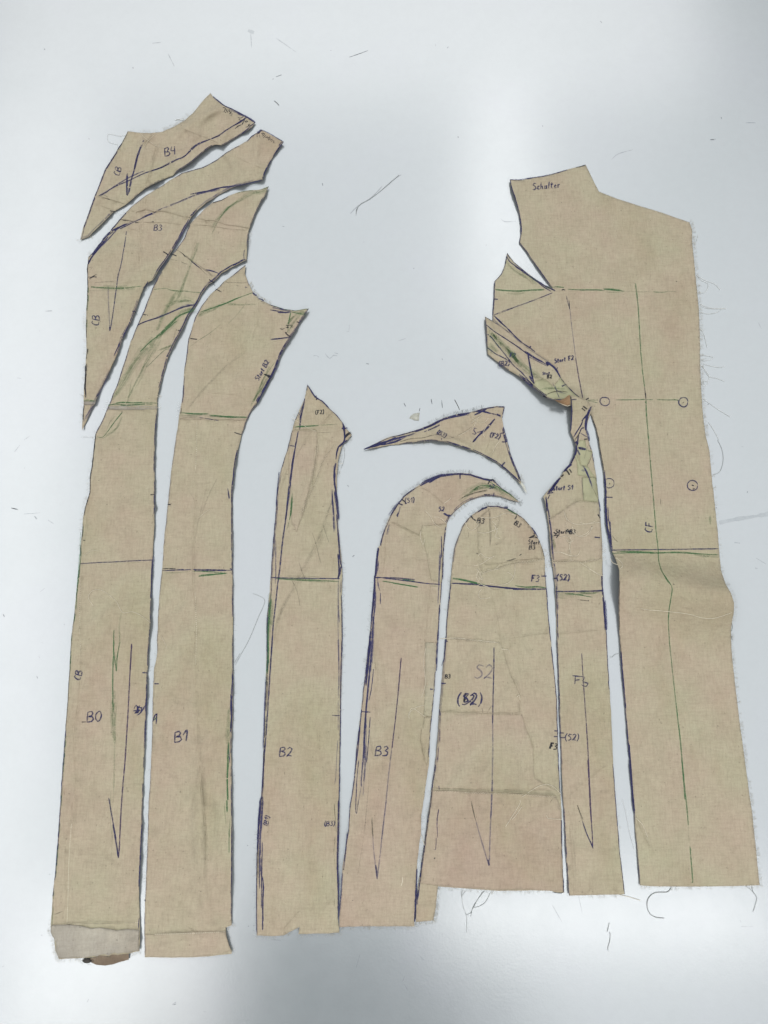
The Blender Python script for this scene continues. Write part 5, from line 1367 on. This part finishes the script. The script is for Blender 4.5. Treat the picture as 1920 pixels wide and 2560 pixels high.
root, zf, hz = piece('pattern_piece', 'largest calico piece marked Schulter and CF with green centre line and a raised fold', oC, mat='cloth', seed=9, step=8, rag=.35, crumple=.0005,
 bumps=[(1281,490,14,50,-12,7), (1300,650,60,14,40,6), (1240,700,12,50,0,3), (1547,1455,14,60,0,5), (1500,1100,9,60,-10,2), (1545,1600,10,90,-3,3), (1755,1000,12,60,0,2)],
 folds=[bigfold, lambda x,y: 1.6*math.exp(-((x-(1600+.05*(y-600)))/22)**2)*math.exp(-((y-600)/160)**2), lambda x,y: 2*math.exp(-((y-(1950+1.5*(x-1590)))/10)**2)*math.exp(-((x-1600)/22)**2)],
 creases=[('K',.35,2.4,'955,130 800,200 650,250 500,310 380,360'), ('Q2',.8,3,'560,460 590,550 630,630 680,740'), ('L',.4,3,'1100,1020 1180,1030 1250,1040'), ('I',.6,3.4,'480,1140 560,1230 680,1300 760,1380')],
 marks='''
I n 3 518,287 600,288 640,290
I n 2.6 600,290 760,265 890,245 1010,215 1110,185
I n 3.6 690,278 760,266
I k 2.6 1200,160 1250,150 1303,134
I n 2.8*2 485,1080 520,1140 620,1210 720,1280 800,1340 870,1400 945,1445
I n 3*2 800,1330 880,1385 980,1432
I n 2.4 490,1050 520,1110
I g 2*3 360,1425 460,1432 600,1438 740,1430 870,1425
I G 3*3 500,1437 620,1443 720,1430
I g 1.8*2 985,1392 1080,1402
I g 2*2 1115,1422 1250,1432 1400,1430 1500,1435
I g 2.4*3 1490,1425 1580,1432 1659,1440
I k 3.4 1055,1432 1072,1425 1090,1432
I n 3 352,1524 392,1527
I G 3*3 860,1410 960,1412 1020,1400
I G 4*3 480,1130 560,1230 700,1310 800,1370
I p 1.8 1100,1490 1115,1560 1135,1620
I k 1.4 1130,1540 1138,1620
I m 2.6 430,1655 560,1610 700,1560 860,1500 955,1462
I v 2 700,1560 860,1500 960,1460
K n 3 352,362 450,325 560,285
K m 2.4 540,292 700,235 860,170 955,132
K m 2.2 1105,170 1120,230 1138,300 1155,450 1180,650 1205,850
K v 2.8 1200,810 1230,1000 1255,1130 1272,1225
K k 1.6 1133,250 1137,300
K n 4*2 352,368 420,435 490,500
K n 3*2 490,500 580,590 650,655
K m 3.4*2 340,395 430,490 560,590 640,650
K n 3 650,655 720,700 780,745
K n 2.6*2 735,685 712,705
K n 3.4*2 635,665 618,690
K n 2.2 1015,905 1000,930
K k 2.4*2 1305,1240 1335,1222
K g 1.8 1330,1245 1430,1245
K g 1.6 1320,1250 1390,1265 1430,1275
L g 3 575,35 600,250 615,480 630,740
L g 2.8 630,740 650,960 670,1110
L k 2.8 670,1110 685,1240
L g 3.4 685,1240 690,1400 712,1659
L g 2*2 0,100 100,103 230,102
L g 2.4*3 245,97 330,102 460,115
L G 2.4*2 270,125 400,125 470,115
L G 2*2 460,115 580,122 760,122
L g 2 760,122 840,127 910,120
L G 2*2 910,120 1000,122
L g 2.6 370,1243 540,1242 680,1238
L g 2.4 690,1240 755,1242
L g 2.6 795,1240 900,1243 1020,1243
L g 3 975,1240 1020,1246
L n 3.4 308,1255 302,1285 280,1302 250,1303 222,1290 207,1262 210,1235 230,1218 262,1217 290,1225 308,1250
L n 3.4 1118,1268 1112,1295 1085,1315 1050,1308 1025,1280 1028,1245 1045,1225 1075,1217 1105,1225 1120,1262
L k 5 1070,1268 1074,1272
L g 2.6 250,1260 258,1265
L g 4 676,1262 684,1272
L k 1.5 1000,10 1003,20
P g 3 632,0 645,160 665,400 685,640
P k 4 664,412 667,424
P g 3 685,640 700,820 720,1010 725,1110 755,1210 800,1280 838,1335
P g 4 770,1240 800,1285 838,1335
P g 3 838,1335 850,1380 835,1480 822,1560 815,1655
P n 3.2 315,400 308,425 285,440 255,440 235,425
P n 3.2 315,400 310,375 290,358 265,353 240,362
P n 3.2 1085,420 1078,448 1050,465 1015,460 992,435 992,400 1010,378 1040,373 1070,385 1086,412
P k 4 270,402 276,405
P k 3.4 1030,415 1050,422
P k 3 1038,450 1048,460 1045,445 1058,452
P n 3.4 245,527 300,530
P n 2.8 290,1015 500,1012 760,1010 1000,1006 1278,1002
P g 2.4*2 300,1045 500,1040 700,1045
P g 1.8*2 330,1030 480,1025 700,1035
P g 2.2*3 700,1043 900,1040 1100,1050 1278,1058
P G 4*3 1050,1050 1160,1060 1270,1060
P p 1.8 310,1078 400,1080
P p 1.6*2 305,890 325,920 350,940
P p 2 740,540 742,600
P n 2.2 258,620 262,720 275,800
P n 2.6*2 275,745 278,860 290,990
P n 3*4 235,460 240,640 252,800 270,940
P n 4*3 230,330 232,400 238,500
P m 2.6*3 270,920 285,980 300,1020
P k 1.4 860,1325 870,1335
P G 6*2 1195,700 1200,780
T g 2.8 852,0 835,120 835,230 845,380 870,620 895,850
T g 3.6 895,850 915,1020 935,1200 955,1440 970,1655
Q2 g 3.6 945,0 965,200 985,380 998,540
Q2 G 2.4 998,540 1005,700
Q2 g 3.6 1012,718 1025,880 1035,1010
Q2 g 3 1035,1010 1028,1018
T n 3*3 440,420 455,650 480,900
T n 3*3 490,1080 505,1250 520,1400 535,1640
T n 3*2 510,1200 515,1330
Q2 n 3.4*3 508,0 525,180 540,350 550,440''',
 texts=[('Schulter', 1331, 458, 17, 5, 'n', 2.2), ('Start F2', 1385, 897, 11, 10, 'n', 2.4), ('CF', 1612, 1329, 19, 85, 'n', 2.6)],
 edges=[('n',3,1,.03,1,(1274,448),(1297,606)), ('n',2.6,1,.05,1,(1297,606),(1380,719)), ('n',2.2,1,.15,1,(1267,632),(1380,719)), ('n',2.2,1,.12,1,(1267,632),(1236,703)), ('n',2.6,1,.1,1,(1236,703),(1232,800)), ('k',2,1,.1,1,(1479,1039),(1508,1176)),
        ('n',2.8,2,.05,1.2,(1508,1176),(1528,1374)), ('k',1.6,1,.1,1,(1549,1452),(1552,1635)), ('n',2,1,.05,1,(1552,1635),(1584,2020)), ('n',1.8,1,.1,1,(1584,2020),(1599,2213))],
 fray=[((1724,556),(1750,905),140,9,'fuzz'), ((1750,905),(1763,1086),90,16,'fuzz'), ((1763,1086),(1802,1425),40,6,'fuzz'), ((1813,1458),(1831,1552),40,7,'fuzz'), ((1828,1575),(1899,2213),170,7,'fuzz'), ((1899,2213),(1600,2214),50,4,'fuzz'), ((1738,681),(1756,1025),8,30,'fuzz')])
for s_, w_ in (('J', '1210,1270 1260,1330 1330,1370 1300,1450 1230,1465'), ('J', '1215,1280 1300,1330 1400,1370 1455,1430'), ('J', '1240,1570 1330,1610 1420,1620 1515,1620'), ('J', '1180,990 1210,920 1225,860'), ('L', '1245,260 1310,290 1400,298 1515,295'), ('L', '1250,340 1350,350 1430,330 1470,290'), ('L', '1250,500 1285,560 1300,620 1320,700'),
               ('L', '1270,780 1380,800 1340,830 1280,840'), ('L', '1280,870 1350,890 1450,905 1500,895'), ('L', '1290,930 1340,1000 1420,1020 1500,1050'), ('L', '1270,1000 1250,1060 1290,1100 1330,1060 1270,1040'), ('L', '1280,1230 1400,1320 1560,1420'), ('L', '1275,900 1320,960 1340,1020 1310,1060'),
               ('L', '1330,1470 1390,1560 1440,1655'), ('P', '1270,0 1310,90 1320,190 1290,290 1230,320'), ('Q2', '1475,1045 1530,1090 1565,1140 1555,1200 1535,1260'), ('Q2', '1525,1050 1535,1090 1560,1130'), ('T', '1350,140 1365,230 1350,270 1365,330')):
    thread_obj('frayed_thread', None, pts(s_, w_), parent=root, loc=root.location, z=.0006, mat='lint' if s_ in 'JL' else 'thr', r=.00024)
for w_, s_ in (('P', '560,1550 620,1565 800,1580 1000,1605 1130,1640 1250,1640 1400,1590'), ('P', '330,1085 385,1130 390,1170 370,1190'), ('Q2', '560,480 620,540 660,640'), ('P', '280,1090 300,1130 350,1150')):
    thread_obj('frayed_thread', None, pts(w_, s_), parent=root, loc=root.location, zf=zf, mat='w', r=.00036)

# ---- side front wedge "F2"
oF = [(1212.2,791),(1232,802.5),(1253.7,815.7),(1275.4,832.6),(1299.5,854.3),(1323.6,873),(1355,893),(1374.2,905.4),(1391,923),(1402,943.5),(1415.2,960.4),(1437,983.3),(1449,991.8),(1455,1004),(1448,1016),(1427.3,1013.4),
 (1414,1006),(1403,1000),(1381.5,1000),(1364.6,993),(1343,977.3),(1323.6,960.4),(1294.7,938.7),(1265.7,921.8),(1244,905),(1218.7,884.5),(1216.3,854.3),(1214.6,815.7)]
root, zf, hz = piece('pattern_piece', 'green-shaded calico wedge marked F2 with yellowish tape, overlapping the largest piece', oF, mat='cloth', base=.0026, seed=10, step=6, ink_lift=.0002,
 bumps=[(1390,1000,60,26,35,13), (1330,950,60,14,38,5), (1225,830,16,40,0,2), (1430,1000,26,16,0,7)],
 folds=[lambda x,y: 1.6*math.exp(-((y-(830+.85*(x-1240)))/12)**2)*math.exp(-((x-1280)/60)**2)],
 creases=[('K',.5,2.6,'790,1035 880,1030 960,1090 1045,1010')],
 marks='''
K n 2.6*2 268,460 340,520 420,575 520,640 620,710 700,770
K n 2.8*3 650,730 760,800 870,860 920,885
K m 2.4*2 700,790 800,840 900,890
K n 3 285,560 330,600 400,690 480,790 560,890 640,960 700,1030 760,1100
K n 2.8 285,700 360,760 440,800 500,835
K m 3*2 295,710 370,765
K G 6*6 300,500 400,620 520,760 640,900
K G 6*6 480,680 600,850 720,960 860,1030
K G 5*5 300,520 360,600 430,680
K P 5*6 560,820 640,930 760,990 880,1030
K P 5*5 340,560 480,720 600,850
K G 7*4 300,660 330,700 380,740
K n 4*2 702,745 715,830 735,930 765,1068
K n 6*2 720,995 740,1030 765,1068
K n 3.4*3 890,850 920,880 910,890 900,850 930,870
K n 3*4 900,860 950,880 1000,930 1040,1000
K m 4*4 920,860 970,900 1010,950
K k 3 660,1040 680,1045
K m 2.4*3 660,1040 740,1110 800,1150
K n 3.4 1057,1102 1080,1090 1105,1080
K p 2.4*3 885,1190 960,1160 1040,1150 1120,1165
K m 2*2 990,1100 1000,1150 1030,1220
K m 2*2 960,1070 1010,1150 1100,1180
K G 3*3 830,1135 940,1125 1090,1130
K k 2.4*2 865,1208 900,1222
K k 2 500,830 520,828''',
 texts=[('F2', 1275, 882, 11, -3, 'n', 2.3), ('(B2)', 1247, 903, 12, 3, 'n', 2.2), ('Start', 1356, 930, 7, 3, 'n', 2), ('F2', 1368, 938, 9, 8, 'k', 3.2)],
 edges=[('n',2,1,.05,1,(1212,791),(1218,884)), ('n',1.6,1,.1,1,(1212,791),(1275,832)), ('n',2.2,1,.15,1,(1244,905),(1294,938)), ('n',3.2,3,.05,1.4,(1294,938),(1364,993)), ('n',2.4,1,.1,1,(1364,993),(1414,1006)), ('n',2.6,2,.05,1,(1374,905),(1449,991)), ('m',1.8,1,.3,1,(1275,832),(1374,905))],
 fray=[((1230,894),(1260,918),8,5,'fz2')],
 overlays=[('tape_patch','tape',.0003,[(1340,950),(1362,948),(1384,966),(1402,944),(1414,962),(1436,984),(1446,992),(1444,1002),(1425,1000),(1403,997),(1382,997),(1366,990),(1345,975),(1332,963)],.0001,'pale yellow tape patch')])

# ---- strip "F3" with a flap at its top that laps over the neighbours
oT = [(1424.8,987.2),(1437,989.5),(1450,994.5),(1462.7,998),(1471.8,1003.5),(1475.4,1010.7),(1474.5,1018),(1481,1015),(1478,1028.8),(1473.6,1043.3),(1468.2,1061.4),(1465.5,1074),(1470.9,1095.7),(1474.5,1112),(1480.8,1128.3),(1484.4,1151.8),
 (1490,1188),(1493.5,1215),(1497,1247.6),(1501.5,1295.3),(1505.6,1357.7),(1507,1439),(1508.3,1474.3),(1512,1506.8),(1516.4,1575.3),(1519.5,1650.7),(1524,1723),(1528.5,1801.4),(1533,1910),(1539,1992),
 (1545,2065.8),(1551,2141),(1558.6,2201.4),(1562.3,2236),(1480.3,2237.5),(1423,2239),(1421,2231.5),(1418.5,2190),(1414.5,2125),(1409.5,2033),(1408,2002),(1403.9,1911.7),(1399.3,1806),(1397.2,1730.8),(1394,1655.5),
 (1392.2,1580),(1390.5,1525.5),(1388,1465.2),(1382,1417),(1377.3,1380.8),(1372.5,1320.6),(1367.6,1284.4),(1362,1252),(1358,1242),(1367,1231),(1386.8,1206.5),(1403,1189),(1412,1176),(1426.6,1160),(1437.4,1139),(1442,1117.4),
 (1433.8,1095.7),(1425.8,1079.5),(1427.5,1052.3),(1429.3,1016.2)]
def flaplift(x, y):
    if y > 1130: return 0
    return 15*math.exp(-((y-1000)/60)**2)*(.55+.45*math.exp(-((x-1450)/22)**2))
root, zf, hz = piece('pattern_piece', 'narrow calico strip marked F3, mended with yellow tape below its folded upper end', oT, mat='cloth', base=.0016, seed=11, step=7, ink_lift=.0002,
 bumps=[(1395,1180,10,70,38,7), (1362,1260,10,40,0,5), (1480,1170,9,70,-8,3), (1376,1350,9,70,-6,3), (1440,1110,14,20,0,4), (1510,1560,8,140,-3,2), (1430,1040,12,50,0,3)],
 folds=[flaplift, lambda x,y: 1.2*math.exp(-((x-(1432+.0*(y-2000)))/5)**2)*(1 if y > 2030 else 0)],
 creases=[('M',.7,3,'560,1650 640,1590 740,1530 860,1500 940,1510 1080,1525'), ('O',1.2,3.4,'1170,845 1280,850 1380,830 1430,850 1500,850 1560,830 1655,820'), ('O',.9,3,'1330,580 1345,680 1340,740 1355,830'), ('O',.7,2.8,'1300,330 1320,450'), ('O',.4,2.6,'1130,400 1250,330 1360,270 1440,220 1560,225 1659,230'), ('O',.35,2.4,'1355,1020 1400,1180 1420,1320 1415,1460'),
          ('S',.5,2.6,'1310,120 1450,105 1655,85'), ('T',.35,2.4,'0,1640 100,1540 190,1470 330,1360'), ('Q2',.3,2.6,'10,560 30,760 50,1080'), ('Q2',.6,2.6,'345,1055 400,1090 440,1120')],
 marks='''
M n 3*2 703,60 715,200 712,330 700,540
M n 3 712,106 780,102
M k 4 875,195 900,215 928,238
M k 4 855,222 880,242 900,262
M n 3.4*4 985,200 960,270 900,350 860,400
M m 4*5 975,210 940,290 910,400 905,480 920,530
M n 3.4*3 970,250 930,360 910,450 915,530
M n 3*3 870,390 840,460 790,540 740,625
M n 3*2 890,495 860,495 835,530 825,580
M n 3*2 815,590 805,650 795,740
M k 4.6 865,490 878,495
M k 4 885,655 935,650
M n 2.4 840,570 890,600 945,630
M n 2.4*3 920,520 945,600 960,680
M p 3*3 760,660 800,600 830,540
M n 6*3 770,690 790,715
M n 6*2 800,770 850,785 905,800
M n 4*3 785,720 780,800 760,870 720,960 690,1030
M k 4.4 640,1080 665,1110 685,1145
M k 4.4 680,1065 700,1090 712,1115
M n 4*3 710,1000 660,1045 610,1100
M k 3.6*2 600,1145 570,1175
M n 5*4 560,1180 500,1250 440,1330 380,1415
M n 4*2 520,1230 480,1300 430,1380
M n 3.4 400,1400 460,1388
M n 2.6*2 440,1350 470,1330 480,1360
M n 3*2 360,1445 365,1560 372,1650
M n 2.4 385,1480 410,1420
M m 4*4 800,810 830,870
M m 3*3 860,1010 900,1070 940,1160 990,1280 1000,1340
M m 3*4 880,1020 930,1130 970,1230
M m 2.4*2 860,1070 900,1085
M p 1.6 960,700 920,800 890,920
M p 1.8 1015,1340 1050,1420 1075,1480
M m 2 855,1180 865,1350 880,1500
M n 3 1085,1480 1100,1560 1110,1650
M p 2 1020,900 1025,970
M p 1.8 1055,1140 1060,1230
M p 1.6*2 920,810 1000,830 960,960 930,1010
O k 3.6 1180,540 1205,565
O k 3.6 1180,575 1240,568
O k 3.2 1230,570 1205,600
O k 3.4*3 1318,512 1330,540 1350,520 1345,545
O n 3 1606,594 1655,599
O k 2 1575,480 1580,495
O k 4 1180,1020 1212,1018
O n 3.4 1198,1155 1400,1155 1655,1150
O G 4*4 1215,1175 1350,1185 1500,1175 1620,1175
O g 2*3 1290,1180 1430,1190 1580,1215
O G 2.4*2 1220,1215 1330,1225
O p 2.4 1425,1240 1540,1252
O k 3.4 1536,1250 1542,1252
O G 4*3 1160,560 1180,640 1195,730
O p 2*2 1150,540 1170,640 1190,720
P k 2.4*2 165,685 172,700 185,718
P n 3 135,896 185,900
P n 3.4 0,1393 90,1393 215,1388
P n 4 165,1390 215,1388
P G 3*3 0,1405 80,1415 200,1400
P p 2.4 0,1475 78,1482
S v 2.4 1507,275 1515,420 1530,640 1545,850
S v 2.8 1545,850 1560,1100 1575,1400 1588,1655
S n 3.4 1328,936 1360,938
S n 3.4 1330,976 1370,976
S n 3.4 1430,462 1510,470
S n 3.2 1455,465 1450,530
S n 3 1452,500 1490,495
S n 3 1510,470 1535,475 1515,505 1545,520 1560,525 1545,550 1515,545 1508,535
S m 2.6 1515,520 1560,525
S p 2.8 1470,1535 1500,1610 1518,1655
Q2 v 3 165,0 175,200 185,400 200,600 205,725
Q2 p 3 75,375 100,440 120,510
Q2 n 3 120,510 155,610 205,728
Q2 n 4 185,670 208,735
Q2 P 3*3 15,560 30,760 50,1000
T n 3*4 298,0 305,120 320,250
T m 3*4 310,0 318,150 322,250''',
 texts=[('Start S1', 1381, 1214, 12, 2, 'n', 2.4), ('Start B3', 1389, 1323, 11, -1, 'k', 2.4), ('(S2)', 1392, 1436, 15, 0, 'n', 2.6), ('(S2)', 1413, 1835, 16, 0, 'n', 2.4)],
 edges=[('n',2.2,1,.1,1,(1475,1112),(1484,1151)), ('m',1.8,1,.25,1,(1484,1151),(1507,1439)), ('n',3,3,.05,1.6,(1507,1439),(1517,1575)), ('n',2.2,1,.05,1,(1517,1575),(1524,1723)), ('n',2.2,1,.2,1,(1533,1910),(1562,2236)),
        ('m',3,2,.02,3,(1366,1245),(1390,1525)), ('n',2.4,2,.1,4,(1366,1245),(1382,1417)), ('n',3,2,.1,2.4,(1388,1465),(1392,1600)), ('n',2,1,.1,1,(1392,1600),(1403,1911)), ('n',2.2,1,.1,1,(1408,2002),(1423,2239))],
 fray=[((1424,2239),(1562,2236),20,5,'fuzz'), ((1377,1380),(1382,1417),14,12,'w'), ((1505,1357),(1507,1400),10,8,'w'), ((1539,1992),(1545,2066),6,4,'fuzz')],
 overlays=[('tape_patch','tape',.0003,[(1448,1100),(1463,1101),(1467,1123),(1481,1129),(1468,1165),(1452,1163),(1446,1135),(1444,1118)],.0001,'upper yellow tape'), ('tape_patch','tape',.00045,[(1437,1140),(1443,1137),(1452,1163),(1470,1166),(1478,1180),(1489,1193),(1470,1192),(1444,1188),(1443,1155)],.0001),
           ('tape_patch','tape',.0006,[(1456,1193),(1490,1194),(1494,1225),(1496,1254),(1478,1254),(1459,1251),(1457,1220)],.0001,'lowest yellow tape'),
           ('seam_patch','cloth2',.0003,[(1371,1300),(1400,1281),(1440,1254),(1470,1255),(1496,1257),(1500,1300),(1505,1360),(1504,1396),(1478,1405),(1440,1404),(1400,1404),(1384,1403),(1377,1370)],.0002)])
zigzag(pts('O', '1170,848 1280,853 1380,832 1430,852 1500,853 1560,833 1655,822'), 2.2, 3, root, zf)
zigzag(pts('O', '1300,340 1318,420 1300,450 1330,580 1350,680 1335,740 1355,830'), 2.5, 3, root, zf)
# the curled brown underside peeping out between F2 and the flap
cu = MB(); cu.m = ['under']
A1 = pts('M', '480,110 560,112 620,85 660,50 690,40'); A2 = pts('M', '505,130 560,165 610,190 655,200 695,185')
rows = 6
for i in range(5):
    for j in range(rows+1):
        u = j/rows; x = A1[i][0]*(1-u)+A2[i][0]*u; y = A1[i][1]*(1-u)+A2[i][1]*u
        cu.v.append(W(x, y, .0165+.007*math.sin(u*math.pi)*(1-.1*i)+.0012*math.sin(j*2.2+i)))
for i in range(4):
    for j in range(rows): k = i*(rows+1)+j; cu.f.append((k, k+1, k+rows+2, k+rows+1)); cu.mi.append(0)
q = cu.build('curled_underside', root, root.location); q['label'] = 'orange-brown curl of folded cloth'
for s_ in ('505,125 580,140 640,155 690,150', '530,140 600,175 660,195 695,180'):
    p = pts('M', s_); mbx = MB(); mbx.tube([W(x, y, .019) for x, y in catmull(p, 4)], .0005, 'w'); mbx.build('frayed_thread', root, root.location)
for w_, s_ in (('O','1290,330 1300,380 1340,430 1420,460 1560,450 1659,440'), ('O','1370,480 1400,560 1470,590 1540,560 1580,490'), ('O','1230,600 1320,580 1360,620 1340,690 1360,770'), ('O','1310,610 1340,650 1390,620'), ('O','1180,750 1260,750 1340,780 1420,785 1450,740'), ('O','1240,745 1300,770 1380,790'), ('P','0,760 60,775 140,750'), ('P','0,885 60,860 115,800'), ('P','0,1130 80,1180 150,1230 210,1250'),
               ('O','1540,920 1600,950 1659,990'), ('Q2','345,1055 400,1090 440,1120 520,1140 600,1165')):
    thread_obj('frayed_thread', None, pts(w_, s_), parent=root, loc=root.location, zf=zf if w_ != 'Q2' else None, mat='w', r=.00033)

# ---- things lying loose on the table
thread_obj('loose_thread', 'long thin grey hair-like thread with hooked end on bare table between the upper pieces', [(998,437),(985,448),(960,470),(925,497),(902,510),(893,522),(890,537)], r=.0003)
thread_obj('loose_thread', 'grey looped thread like a letter C below the hem of the largest front piece', pts('Q2', '855,1060 825,1095 740,1098 690,1120 660,1165 658,1220 680,1275 730,1305 795,1312'), r=.00045)
thread_obj('loose_thread', 'upper of two short dark thread ends beneath the F3 strip', pts('Q2', '343,1353 335,1385 325,1425'), r=.0003)
thread_obj('loose_thread', 'lower, longer of two short dark thread ends beneath the F3 strip', pts('Q2', '348,1428 350,1470 342,1520 328,1565 336,1582'), r=.0003)
thread_obj('loose_thread', 'fine angular grey thread on the table between the B1 and B2 strips', [(632,1484),(648,1490),(662,1503),(645,1545),(622,1600),(600,1640),(588,1662)], r=.00022)
thread_obj('loose_thread', 'short straight black fibre above the left tip of the wing-shaped piece', [(1136.5,999),(1143,1011),(1149,1024)], r=.00035, mat='dark')
thread_obj('loose_thread', 'short dark straight fibre on the table right of the B4 piece', [(686,252),(692,257),(697,263)], r=.0003, mat='dark')
thread_obj('loose_thread', 'tangle of pale lint by the left edge of the B0 strip near its tuck', [(205,1093),(218,1092),(232,1094)], r=.0002, mat='lint')
thread_obj('loose_thread', 'small curl of thread in the narrow gap beside the F3 strip, halfway down', pts('T', '350,472 365,475 385,455 410,445 425,448'), r=.00025)
thread_obj('loose_thread', 'long faint pale thread between the F3 strip and the largest piece, near their hems', pts('Q2', '450,330 480,440 510,600 550,740'), r=.00016, mat='lint')
# pale scrap: a thin torn wafer
sp = pts('G', '1340,605 1352,582 1385,556 1450,545 1443,590 1440,628 1400,626'); sp = dens(sp, 3)
ms = MB(); ms.m = ['scrap']; n = len(sp); cx = sum(p[0] for p in sp)/n; cy = sum(p[1] for p in sp)/n
zs = lambda x, y: .0006+.0009*noise.noise(Vector((x*.12, y*.12, 0)))
ms.v = [W(x, y, zs(x, y)) for x, y in sp]+[W(x, y, .0002) for x, y in sp]+[W(cx, cy, .0010)]
for i in range(n):
    j = (i+1) % n; ms.f += [(i, j, 2*n), (j, i, n+i, n+j)]; ms.mi += [0, 0]
q = ms.build('paper_scrap', None, W(cx, cy, 0)); q['label'] = 'tiny torn cream-coloured scrap on the table above the wing-shaped piece'; q['category'] = 'scrap'
# flat lint fleck by the B4 neckline
thread_obj('loose_thread', 'wispy grey lint tuft against the neckline edge of the B4 piece', pts('A', '1195,415 1230,405 1280,418'), r=.0006, mat='lint')
